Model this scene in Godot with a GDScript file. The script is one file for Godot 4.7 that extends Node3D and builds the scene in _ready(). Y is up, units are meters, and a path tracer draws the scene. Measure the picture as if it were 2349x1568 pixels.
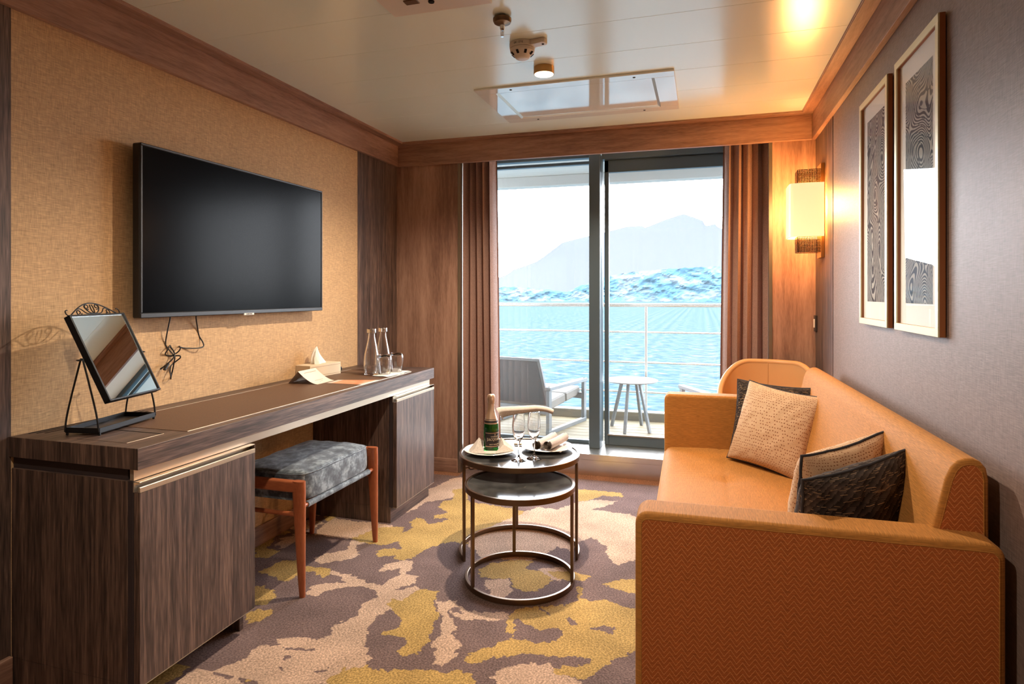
extends Node3D
# A cruise-ship cabin with a balcony. Metres, y up; the far (window) wall looks towards -z, the television wall is at -x.

var M := {}            # materials by name
var T := {}            # textures by name
var used := {}         # how often a top-level name was taken
var rng := RandomNumberGenerator.new()

# ------------------------------------------------------------------ geometry collector
class G:
	var p := PackedVector3Array()
	var t := PackedVector2Array()
	var xf := Transform3D.IDENTITY

	func tri(a: Vector3, b: Vector3, c: Vector3, ua := Vector2.INF, ub := Vector2.INF, uc := Vector2.INF) -> void:
		p.append(xf * a); p.append(xf * b); p.append(xf * c)
		t.append(ua); t.append(ub); t.append(uc)

	func quad(a: Vector3, b: Vector3, c: Vector3, d: Vector3, ua := Vector2.INF, ub := Vector2.INF, uc := Vector2.INF, ud := Vector2.INF) -> void:
		tri(a, b, c, ua, ub, uc)
		tri(a, c, d, ua, uc, ud)

	func face(pts: Array, c: Vector3) -> void:   # a convex face turned away from c
		var n: Vector3 = (pts[1] - pts[0]).cross(pts[2] - pts[0])
		var mid := Vector3.ZERO
		for q in pts:
			mid += q
		mid /= pts.size()
		if n.dot(mid - c) < 0.0:
			pts.reverse()
		for i in range(1, pts.size() - 1):
			tri(pts[0], pts[i], pts[i + 1])

	func box(c: Vector3, s: Vector3, b := 0.0) -> void:   # a box with chamfered edges
		var h := s * 0.5
		b = minf(b, minf(h.x, minf(h.y, h.z)) * 0.95)
		var v := func(axis: int, g: Vector3) -> Vector3:
			var q := Vector3(g.x * h.x, g.y * h.y, g.z * h.z)
			for k in 3:
				if k != axis:
					q[k] -= g[k] * b
			return c + q
		for axis in 3:
			var i := (axis + 1) % 3
			var j := (axis + 2) % 3
			for s0 in [-1.0, 1.0]:
				var ring := []
				for e in [[-1, -1], [1, -1], [1, 1], [-1, 1]]:
					var g := Vector3.ZERO
					g[axis] = s0; g[i] = e[0]; g[j] = e[1]
					ring.append(v.call(axis, g))
				face(ring, c)
				if b > 0.0:
					for s1 in [-1.0, 1.0]:   # edges along j, between axis and i
						var g0 := Vector3.ZERO
						g0[axis] = s0; g0[i] = s1; g0[j] = -1
						var g1 := g0
						g1[j] = 1
						face([v.call(axis, g0), v.call(axis, g1), v.call(i, g1), v.call(i, g0)], c)
		if b > 0.0:
			for sx in [-1.0, 1.0]:
				for sy in [-1.0, 1.0]:
					for sz in [-1.0, 1.0]:
						var g := Vector3(sx, sy, sz)
						face([v.call(0, g), v.call(1, g), v.call(2, g)], c)

	func span(a: Vector3, b: Vector3, bevel := 0.0) -> void:   # a box between two corners
		box((a + b) * 0.5, (b - a).abs(), bevel)

	func lathe(prof: Array, seg := 32, a0 := 0.0, a1 := TAU) -> void:   # profile of (r, y) with the outside to the right going up
		for k in seg:
			var u0 := a0 + (a1 - a0) * k / seg
			var u1 := a0 + (a1 - a0) * (k + 1) / seg
			for i in prof.size() - 1:
				var q0: Vector2 = prof[i]
				var q1: Vector2 = prof[i + 1]
				var a := Vector3(q0.x * cos(u0), q0.y, q0.x * sin(u0))
				var b := Vector3(q1.x * cos(u0), q1.y, q1.x * sin(u0))
				var c := Vector3(q1.x * cos(u1), q1.y, q1.x * sin(u1))
				var d := Vector3(q0.x * cos(u1), q0.y, q0.x * sin(u1))
				if q1.x > 1e-6:
					tri(a, b, c)
				if q0.x > 1e-6:
					tri(a, c, d)

	func ring(r0: float, r1: float, y0: float, y1: float, seg := 64, a0 := 0.0, a1 := TAU, b := 0.0015) -> void:   # a hoop of rectangular section
		lathe([Vector2(r0 + b, y0), Vector2(r1 - b, y0), Vector2(r1, y0 + b), Vector2(r1, y1 - b), Vector2(r1 - b, y1), Vector2(r0 + b, y1), Vector2(r0, y1 - b), Vector2(r0, y0 + b), Vector2(r0 + b, y0)], seg, a0, a1)
		if a1 - a0 < TAU - 0.001:
			for a in [a0, a1]:
				var o := Vector3(cos(a), 0, sin(a))
				var up := Vector3.UP
				var away: Vector3 = Vector3(-sin(a), 0, cos(a)) * (1.0 if a == a0 else -1.0)
				face([o * r0 + up * y0, o * r1 + up * y0, o * r1 + up * y1, o * r0 + up * y1], o * r0 + away)

	func extrude(poly: PackedVector2Array, z0: float, z1: float, bev := 0.0, steps := 3) -> void:   # polygon in xy, anticlockwise, from z0 up to z1
		if Geometry2D.is_polygon_clockwise(poly):
			poly = poly.duplicate()
			poly.reverse()
		var n := poly.size()
		var miter := PackedVector2Array()
		for i in n:
			var e0 := (poly[i] - poly[(i + n - 1) % n]).normalized()
			var e1 := (poly[(i + 1) % n] - poly[i]).normalized()
			var n0 := Vector2(-e0.y, e0.x)
			var n1 := Vector2(-e1.y, e1.x)
			miter.append((n0 + n1) / maxf(0.3, 1.0 + n0.dot(n1)))
		var layers := []
		if bev > 0.0:
			for i in steps + 1:
				var a := PI * 0.5 * i / steps
				layers.append([bev * (1.0 - sin(a)), z0 + bev * (1.0 - cos(a))])
			for i in steps + 1:
				var a := PI * 0.5 * i / steps
				layers.append([bev * (1.0 - cos(a)), z1 - bev * (1.0 - sin(a))])
		else:
			layers = [[0.0, z0], [0.0, z1]]
		var at := func(l: int, i: int) -> Vector3:
			var q: Vector2 = poly[i % n] + miter[i % n] * layers[l][0]
			return Vector3(q.x, q.y, layers[l][1])
		for l in layers.size() - 1:
			for i in n:
				quad(at.call(l, i), at.call(l, i + 1), at.call(l + 1, i + 1), at.call(l + 1, i))
		for l in [0, layers.size() - 1]:
			var flat := PackedVector2Array()
			for i in n:
				flat.append(poly[i] + miter[i] * layers[l][0])
			var idx := Geometry2D.triangulate_polygon(flat)
			for k in range(0, idx.size(), 3):
				var a: Vector3 = at.call(l, idx[k])
				var b: Vector3 = at.call(l, idx[k + 1])
				var c: Vector3 = at.call(l, idx[k + 2])
				var ccw := (b - a).cross(c - a).z > 0.0
				if ccw == (l != 0):
					tri(a, b, c)
				else:
					tri(a, c, b)

	func tube(path: Array, r: float, sides := 8, closed := false, r_end := -1.0, flat := 1.0) -> void:   # a round (or flattened) bar along a path
		var n := path.size()
		var rings := []
		var up := Vector3.UP
		var d0: Vector3 = (path[1] - path[0]).normalized()
		if absf(d0.dot(up)) > 0.9:
			up = Vector3.RIGHT
		var side := d0.cross(up).normalized()
		for i in n:
			var d: Vector3
			if closed:
				d = (path[(i + 1) % n] - path[(i + n - 1) % n]).normalized()
			else:
				d = (path[mini(i + 1, n - 1)] - path[maxi(i - 1, 0)]).normalized()
			side = (side - d * side.dot(d)).normalized()
			var v := d.cross(side)
			var rr := r if r_end < 0.0 else lerpf(r, r_end, float(i) / (n - 1))
			var rg := []
			for k in sides:
				var a := TAU * k / sides
				rg.append(path[i] + side * cos(a) * rr + v * sin(a) * rr * flat)
			rings.append(rg)
		for i in (n if closed else n - 1):
			var ra: Array = rings[i]
			var rb: Array = rings[(i + 1) % n]
			for k in sides:
				var k1 := (k + 1) % sides
				quad(ra[k], ra[k1], rb[k1], rb[k])
		if not closed:
			for k in range(1, sides - 1):
				tri(rings[0][0], rings[0][k + 1], rings[0][k])
				tri(rings[n - 1][0], rings[n - 1][k], rings[n - 1][k + 1])

	func bar(a: Vector3, b: Vector3, w: float, h: float, bevel := 0.001, up := Vector3.UP) -> void:   # a straight bar of rectangular section
		var d := (b - a).normalized()
		if absf(d.dot(up)) > 0.98:
			up = Vector3.BACK
		var s := d.cross(up).normalized()
		var u := s.cross(d)
		var old := xf
		xf = old * Transform3D(Basis(s, u, -d), (a + b) * 0.5)
		box(Vector3.ZERO, Vector3(w, h, (b - a).length()), bevel)
		xf = old

	func grid(rows: Array, us := 1.0, vs := 1.0, flip := false, wrap := false) -> void:   # rows[i][j]; i goes with v, j with u
		for i in rows.size() - 1:
			var n: int = rows[i].size()
			for j in (n if wrap else n - 1):
				var j1 := (j + 1) % n
				var u0 := us * j / (n - 1)
				var u1 := us * (j + 1) / (n - 1)
				var v0 := vs * i / (rows.size() - 1)
				var v1 := vs * (i + 1) / (rows.size() - 1)
				if flip:
					quad(rows[i][j], rows[i + 1][j], rows[i + 1][j1], rows[i][j1], Vector2(u0, v0), Vector2(u0, v1), Vector2(u1, v1), Vector2(u1, v0))
				else:
					quad(rows[i][j], rows[i][j1], rows[i + 1][j1], rows[i + 1][j], Vector2(u0, v0), Vector2(u1, v0), Vector2(u1, v1), Vector2(u0, v1))

	func mesh(grain := 1, smooth := 40.0) -> ArrayMesh:   # grain: the axis that texture v runs along
		var nf := p.size() / 3
		var fn := PackedVector3Array()
		var un := PackedVector3Array()
		var near := {}
		for f in nf:
			var c := (p[f * 3 + 1] - p[f * 3]).cross(p[f * 3 + 2] - p[f * 3])
			fn.append(c)
			un.append(c.normalized())
			if smooth > 0.0:
				for k in 3:
					var key := Vector3i((p[f * 3 + k] * 20000.0).round())
					if near.has(key):
						near[key].append(f)
					else:
						near[key] = [f]
		var lim := cos(deg_to_rad(smooth))
		var vs := PackedVector3Array()
		var ns := PackedVector3Array()
		var ts := PackedVector2Array()
		for f in nf:
			if fn[f].length_squared() < 1e-22:
				continue
			var ax := un[f].abs().max_axis_index()
			for k in [0, 2, 1]:
				var q := p[f * 3 + k]
				var nn := un[f]
				if smooth > 0.0:
					nn = Vector3.ZERO
					for o in near[Vector3i((q * 20000.0).round())]:
						if un[o].dot(un[f]) > lim:
							nn += fn[o]
					nn = nn.normalized()
				vs.append(q)
				ns.append(nn)
				if t[f * 3 + k].x != INF:
					ts.append(t[f * 3 + k])
				elif ax == grain:
					ts.append(Vector2(q[(ax + 1) % 3], q[(ax + 2) % 3]))
				else:
					ts.append(Vector2(q[3 - ax - grain], q[grain]))
		var arr := []
		arr.resize(Mesh.ARRAY_MAX)
		arr[Mesh.ARRAY_VERTEX] = vs
		arr[Mesh.ARRAY_NORMAL] = ns
		arr[Mesh.ARRAY_TEX_UV] = ts
		var m := ArrayMesh.new()
		m.add_surface_from_arrays(Mesh.PRIMITIVE_TRIANGLES, arr)
		return m

static func rr(x0: float, y0: float, x1: float, y1: float, r: float, seg := 5) -> PackedVector2Array:   # rounded rectangle, anticlockwise
	var out := PackedVector2Array()
	for c in [[x1 - r, y0 + r, -90.0], [x1 - r, y1 - r, 0.0], [x0 + r, y1 - r, 90.0], [x0 + r, y0 + r, 180.0]]:
		for k in seg + 1:
			var a := deg_to_rad(c[2] + 90.0 * k / seg)
			out.append(Vector2(c[0] + r * cos(a), c[1] + r * sin(a)))
	return out

static func smooth_path(pts: Array, per := 6) -> Array:   # Catmull-Rom
	var out := []
	var n := pts.size()
	for i in n - 1:
		for k in per:
			out.append(pts[i].cubic_interpolate(pts[i + 1], pts[maxi(i - 1, 0)], pts[mini(i + 2, n - 1)], float(k) / per))
	out.append(pts[n - 1])
	return out

# ------------------------------------------------------------------ nodes
func numbered(called: String) -> String:
	used[called] = used.get(called, -1) + 1
	return called if used[called] == 0 else "%s_%03d" % [called, used[called]]

func tag(o: Node3D, label: String, category: String, group := "", kind := "") -> Node3D:
	o.set_meta("label", label)
	o.set_meta("category", category)
	if group:
		o.set_meta("group", group)
	if kind:
		o.set_meta("kind", kind)
	return o

func thing(called: String, label: String, category: String, at := Vector3.ZERO, turn := 0.0, group := "", kind := "") -> Node3D:
	var o := Node3D.new()
	o.name = numbered(called)
	o.position = at
	o.rotation.y = turn
	add_child(o)
	return tag(o, label, category, group, kind)

func part(parent: Node3D, called: String, g: G, m: Material, grain := 1, smooth := 40.0, label := "") -> MeshInstance3D:
	var o := MeshInstance3D.new()
	o.name = called
	o.mesh = g.mesh(grain, smooth)
	o.material_override = m
	parent.add_child(o, true)
	if label:
		o.set_meta("label", label)
	return o

func solo(called: String, label: String, category: String, at: Vector3, g: G, m: Material, grain := 1, smooth := 40.0, group := "", kind := "") -> MeshInstance3D:
	var o := MeshInstance3D.new()
	o.name = numbered(called)
	o.mesh = g.mesh(grain, smooth)
	o.material_override = m
	o.position = at
	add_child(o)
	tag(o, label, category, group, kind)
	return o

func letters(parent: Node3D, called: String, text: String, size: float, m: Material, at: Transform3D, font_name := "Droid Serif", radius := 0.0, weight := 400) -> MeshInstance3D:
	# raised print; with a radius it is wrapped round a vertical cylinder whose axis is the origin of "at"
	var f := SystemFont.new()
	f.font_names = PackedStringArray([font_name])
	f.font_weight = weight
	var tm := TextMesh.new()
	tm.text = text
	tm.font = f
	tm.font_size = 64
	tm.pixel_size = size / 64.0
	tm.depth = 0.0004
	tm.curve_step = 2.0
	var arr: Array = tm.get_mesh_arrays()
	var vs: PackedVector3Array = arr[Mesh.ARRAY_VERTEX]
	var idx = arr[Mesh.ARRAY_INDEX]
	var g := G.new()
	g.xf = at
	var n: int = idx.size() if idx != null else vs.size()
	for k in range(0, n, 3):
		var q := []
		for j in 3:
			var v := vs[idx[k + j]] if idx != null else vs[k + j]
			if radius > 0.0:
				var a := v.x / radius
				v = Vector3(sin(a) * (radius + v.z), v.y, cos(a) * (radius + v.z))
			q.append(v)
		g.tri(q[0], q[2], q[1])
	return part(parent, called, g, m, 1, 0.0)

# ------------------------------------------------------------------ textures
func noise_bytes(sd: int, size: int, freq: float, octaves: int) -> PackedByteArray:
	var n := FastNoiseLite.new()
	n.seed = sd
	n.noise_type = FastNoiseLite.TYPE_SIMPLEX_SMOOTH
	n.frequency = freq
	n.fractal_octaves = octaves
	var im := n.get_seamless_image(size, size)
	im.convert(Image.FORMAT_L8)
	return im.get_data()

func to_tex(w: int, h: int, data: PackedByteArray, gray := false) -> ImageTexture:
	var im := Image.create_from_data(w, h, false, Image.FORMAT_L8 if gray else Image.FORMAT_RGB8, data)
	im.generate_mipmaps()
	return ImageTexture.create_from_image(im)

func ramp(stops: Array) -> PackedByteArray:   # [[0..1, Color], ...] as 256 RGB triples
	var g := Gradient.new()
	g.offsets = PackedFloat32Array(stops.map(func(s): return s[0]))
	g.colors = PackedColorArray(stops.map(func(s): return s[1]))
	var out := PackedByteArray()
	for i in 256:
		var c := g.sample(i / 255.0)
		out.append(int(c.r * 255)); out.append(int(c.g * 255)); out.append(int(c.b * 255))
	return out

func layered(sd: int, size: int, layers: Array, stops: Array) -> ImageTexture:   # layers: [freq, octaves, weight]
	var maps := []
	for k in layers.size():
		maps.append(noise_bytes(sd + k * 7, size, layers[k][0], layers[k][1]))
	var lut := ramp(stops)
	var out := PackedByteArray()
	out.resize(size * size * 3)
	for i in size * size:
		var v := 0.0
		for k in layers.size():
			v += layers[k][2] * maps[k][i]
		var c := clampi(int(v), 0, 255) * 3
		out[i * 3] = lut[c]; out[i * 3 + 1] = lut[c + 1]; out[i * 3 + 2] = lut[c + 2]
	return to_tex(size, size, out)

func woven(sd: int, size: int, along: int, base: float, a: float, b: float) -> ImageTexture:   # threads of uneven tone running both ways
	rng.seed = sd
	var n := size / along
	var wa := PackedFloat32Array()
	var wb := PackedFloat32Array()
	for i in size * n:
		wa.append(rng.randf() - 0.5)
		wb.append(rng.randf() - 0.5)
	var out := PackedByteArray()
	out.resize(size * size)
	for y in size:
		var fy := float(y % along) / along
		for x in size:
			var fx := float(x % along) / along
			var r0 := wa[y * n + x / along]
			var r1 := wa[y * n + (x / along + 1) % n]
			var c0 := wb[x * n + y / along]
			var c1 := wb[x * n + (y / along + 1) % n]
			out[y * size + x] = clampi(int(255.0 * (base + a * (r0 + (r1 - r0) * fx) + b * (c0 + (c1 - c0) * fy))), 0, 255)
	return to_tex(size, size, out, true)

func make_textures() -> void:
	var c := func(r: int, g: int, b: int) -> Color: return Color8(r, g, b)
	T.zebra = layered(11, 512, [[0.02, 4, 0.3], [0.09, 3, 0.4], [0.35, 1, 0.3]], [[0.25, c.call(46, 38, 36)], [0.45, c.call(78, 64, 59)], [0.55, c.call(96, 79, 72)], [0.75, c.call(128, 106, 96)]])
	T.walnut = layered(31, 512, [[0.006, 4, 0.5], [0.05, 3, 0.3], [0.3, 1, 0.2]], [[0.25, c.call(122, 90, 76)], [0.5, c.call(156, 120, 102)], [0.75, c.call(178, 142, 122)]])
	T.cherry = layered(51, 256, [[0.01, 3, 0.6], [0.2, 2, 0.4]], [[0.25, c.call(142, 74, 44)], [0.75, c.call(172, 98, 62)]])
	T.weave = woven(3, 512, 16, 0.86, 0.2, 0.16)
	T.streak = woven(5, 512, 32, 0.84, 0.3, 0.04)
	T.fine = woven(8, 256, 4, 0.8, 0.25, 0.25)
	T.velvet = layered(71, 512, [[0.012, 5, 0.7], [0.05, 3, 0.3]], [[0.28, c.call(52, 58, 66)], [0.5, c.call(84, 92, 100)], [0.72, c.call(132, 142, 148)]])
	T.teak = layered(91, 256, [[0.01, 4, 0.6], [0.2, 1, 0.4]], [[0.2, c.call(150, 136, 100)], [0.8, c.call(196, 182, 142)]])
	T.marble = marble()
	T.zigzag = zigzag()
	T.dots = dots()
	T.tweed = tweed()
	T.carpet = carpet()
	T.art_1 = art(4, 0.0)
	T.art_2 = art(9, 1.7)
	T.ice = ice()
	T.painted_ripple = layered(131, 512, [[0.02, 5, 0.8], [0.12, 2, 0.2]], [[0.28, c.call(34, 50, 58)], [0.5, c.call(46, 61, 67)], [0.66, c.call(55, 67, 72)], [0.76, c.call(74, 80, 84)]])  # wave shading painted into the colour: dark troughs, lighter crests, palest foam
	T.flyer = flyer()

func ice() -> ImageTexture:   # pale blue ice with darker cracks; one tile is 140 by 60 m
	var s := 512
	var a := noise_bytes(151, s, 0.006, 4)
	var b := noise_bytes(157, s, 0.012, 3)
	var d := noise_bytes(163, s, 0.05, 4)
	var out := PackedByteArray()
	out.resize(s * s * 3)
	for i in s * s:
		var tone := clampf((a[i] - 90.0) / 80.0 + (d[i] - 128.0) * 0.004, 0.0, 1.0)
		var k := absf(b[i] - 128.0) + 0.25 * absf(d[i] - 128.0)
		var crack := clampf(1.0 - k / 9.0, 0.0, 1.0)
		var k2 := absf(a[i] - 128.0) + 0.2 * absf(d[i] - 128.0)
		crack = maxf(crack, clampf(1.0 - k2 / 6.0, 0.0, 1.0))
		var col := Color8(54, 82, 96).lerp(Color8(80, 93, 101), tone).lerp(Color8(18, 60, 88), crack * 0.8)
		out[i * 3] = int(col.r * 255); out[i * 3 + 1] = int(col.g * 255); out[i * 3 + 2] = int(col.b * 255)
	return to_tex(s, s, out)

func marble() -> ImageTexture:
	var s := 512
	var a := noise_bytes(201, s, 0.01, 5)
	var b := noise_bytes(207, s, 0.004, 3)
	var d := noise_bytes(211, s, 0.006, 2)
	var out := PackedByteArray()
	out.resize(s * s * 3)
	for i in s * s:
		var v := 40.0 + 0.16 * a[i]
		var r := v
		var g := v * 1.0
		var bl := v * 1.0
		var k := absf(b[i] - 128.0) + 0.15 * absf(a[i] - 128.0)
		if k < 2.2 and d[i] > 110:
			var w := (1.0 - k / 2.2) * 0.8
			r = lerpf(r, 186.0, w); g = lerpf(g, 160.0, w); bl = lerpf(bl, 136.0, w)
		out[i * 3] = int(r); out[i * 3 + 1] = int(g); out[i * 3 + 2] = int(bl)
	return to_tex(s, s, out)

func zigzag() -> ImageTexture:   # 8 by 16 rows of woven chevrons; tile is 0.208 by 0.2 m
	var s := 512
	var n := noise_bytes(301, s, 0.04, 3)
	var out := PackedByteArray()
	out.resize(s * s * 3)
	for y in s:
		for x in s:
			var i := y * s + x
			var fx := fposmod(x / 64.0, 1.0)
			var up := absf(fx - 0.5) * 2.0 * 44.0
			var k := fposmod(y - up, 32.0)
			k = minf(k, 32.0 - k)
			var line := clampf(2.4 - k, 0.0, 1.0) * 0.85
			var tone := 0.82 + 0.0014 * n[((y * 5) % s) * s + (x / 2)] + 0.05 * float((x * 7 + y * 13) % 5) / 5.0
			out[i * 3] = clampi(int(lerpf(168.0 * tone, 226.0, line)), 0, 255)
			out[i * 3 + 1] = clampi(int(lerpf(92.0 * tone, 160.0, line)), 0, 255)
			out[i * 3 + 2] = clampi(int(lerpf(46.0 * tone, 100.0, line)), 0, 255)
	return to_tex(s, s, out)

func dots() -> ImageTexture:   # pale cloth with rows of small brown marks, 0.16 m
	var s := 512
	rng.seed = 77
	var out := PackedByteArray()
	out.resize(s * s * 3)
	var n := noise_bytes(401, s, 0.2, 2)
	for i in s * s:
		var v := 0.9 + n[i] * 0.0007
		out[i * 3] = int(206 * minf(v, 1.1)); out[i * 3 + 1] = int(172 * minf(v, 1.1)); out[i * 3 + 2] = int(140 * minf(v, 1.1))
	for r in 32:
		for k in 40:
			if rng.randf() < 0.2:
				continue
			var cx := int((k + 0.5 * (r % 2)) * 12.8 + rng.randf_range(-1.5, 1.5))
			var cy := r * 16 + 8 + rng.randi_range(-2, 2)
			for dy in range(-2, 3):
				for dx in range(-3, 4):
					if dx * dx / 9.0 + dy * dy / 5.0 > 1.0:
						continue
					var i := posmod(cy + dy, s) * s + posmod(cx + dx, s)
					out[i * 3] = 128; out[i * 3 + 1] = 80; out[i * 3 + 2] = 54
	return to_tex(s, s, out)

func tweed() -> ImageTexture:   # coarse dark basket weave with pale slubs, 0.16 m
	var s := 512
	rng.seed = 91
	var out := PackedByteArray()
	out.resize(s * s * 3)
	var n := noise_bytes(421, s, 0.01, 3)
	for y in s:
		for x in s:
			var i := y * s + x
			var cell := (x / 5 + (y / 5) * 31)
			var h := float((cell * 2654435761) % 97) / 97.0
			var v := 0.55 + 0.5 * h + (n[i] - 128) * 0.002
			if x % 5 == 0 or y % 5 == 0:
				v *= 0.55
			out[i * 3] = clampi(int(92 * v), 0, 255); out[i * 3 + 1] = clampi(int(80 * v), 0, 255); out[i * 3 + 2] = clampi(int(74 * v), 0, 255)
	for k in 300:
		var x0 := rng.randi_range(0, s - 1)
		var y0 := rng.randi_range(0, s / 5 - 1) * 5 + 2
		for dx in rng.randi_range(10, 40):
			for dy in 2:
				var i := posmod(y0 + dy, s) * s + posmod(x0 + dx, s)
				out[i * 3] = 176; out[i * 3 + 1] = 146; out[i * 3 + 2] = 112
	return to_tex(s, s, out)

func art(sd: int, turn: float) -> ImageTexture:   # abstract print of flowing dark lines on grey paper
	var w := 256
	var h := 1024
	var n := FastNoiseLite.new()
	n.seed = sd
	n.frequency = 0.0045
	n.fractal_octaves = 1
	n.noise_type = FastNoiseLite.TYPE_SIMPLEX_SMOOTH
	var out := PackedByteArray()
	out.resize(w * h * 3)
	for y in h:
		for x in w:
			var a := n.get_noise_2d(x * 0.9, y * 0.55)
			var b := n.get_noise_2d(x * 1.3 + 900.0, y * 0.6 + 300.0)
			var band := floorf((a + 0.15 * sin(y * 0.01 + turn)) * 3.2)
			var f := (a * 46.0 + b * 26.0 + band * 1.7 + (x * 0.02 if int(band) % 2 == 0 else y * 0.035))
			var l := sin(f * 1.2)
			var edge := absf((a + 0.15 * sin(y * 0.01 + turn)) * 3.2 - roundf((a + 0.15 * sin(y * 0.01 + turn)) * 3.2))
			var v := clampf((l + 0.15) * 2.2, 0.0, 1.0)
			if edge < 0.025:
				v = 0.0
			var i := (y * w + x) * 3
			out[i] = int(lerpf(58.0, 166.0, v)); out[i + 1] = int(lerpf(66.0, 166.0, v)); out[i + 2] = int(lerpf(76.0, 162.0, v))
	return to_tex(w, h, out)

func flyer() -> ImageTexture:   # a photograph printed on a leaflet: warm colours and a pale margin
	var w := 192
	var h := 128
	var n := noise_bytes(501, 256, 0.01, 4)
	var out := PackedByteArray()
	out.resize(w * h * 3)
	for y in h:
		for x in w:
			var i := (y * w + x) * 3
			var v := n[y * 256 + x] / 255.0
			var col := Color8(206, 120, 76).lerp(Color8(232, 178, 140), v)
			if x < 26 or x > w - 20:
				col = Color8(226, 214, 200)
			out[i] = int(col.r * 255); out[i + 1] = int(col.g * 255); out[i + 2] = int(col.b * 255)
	return to_tex(w, h, out)

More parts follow.
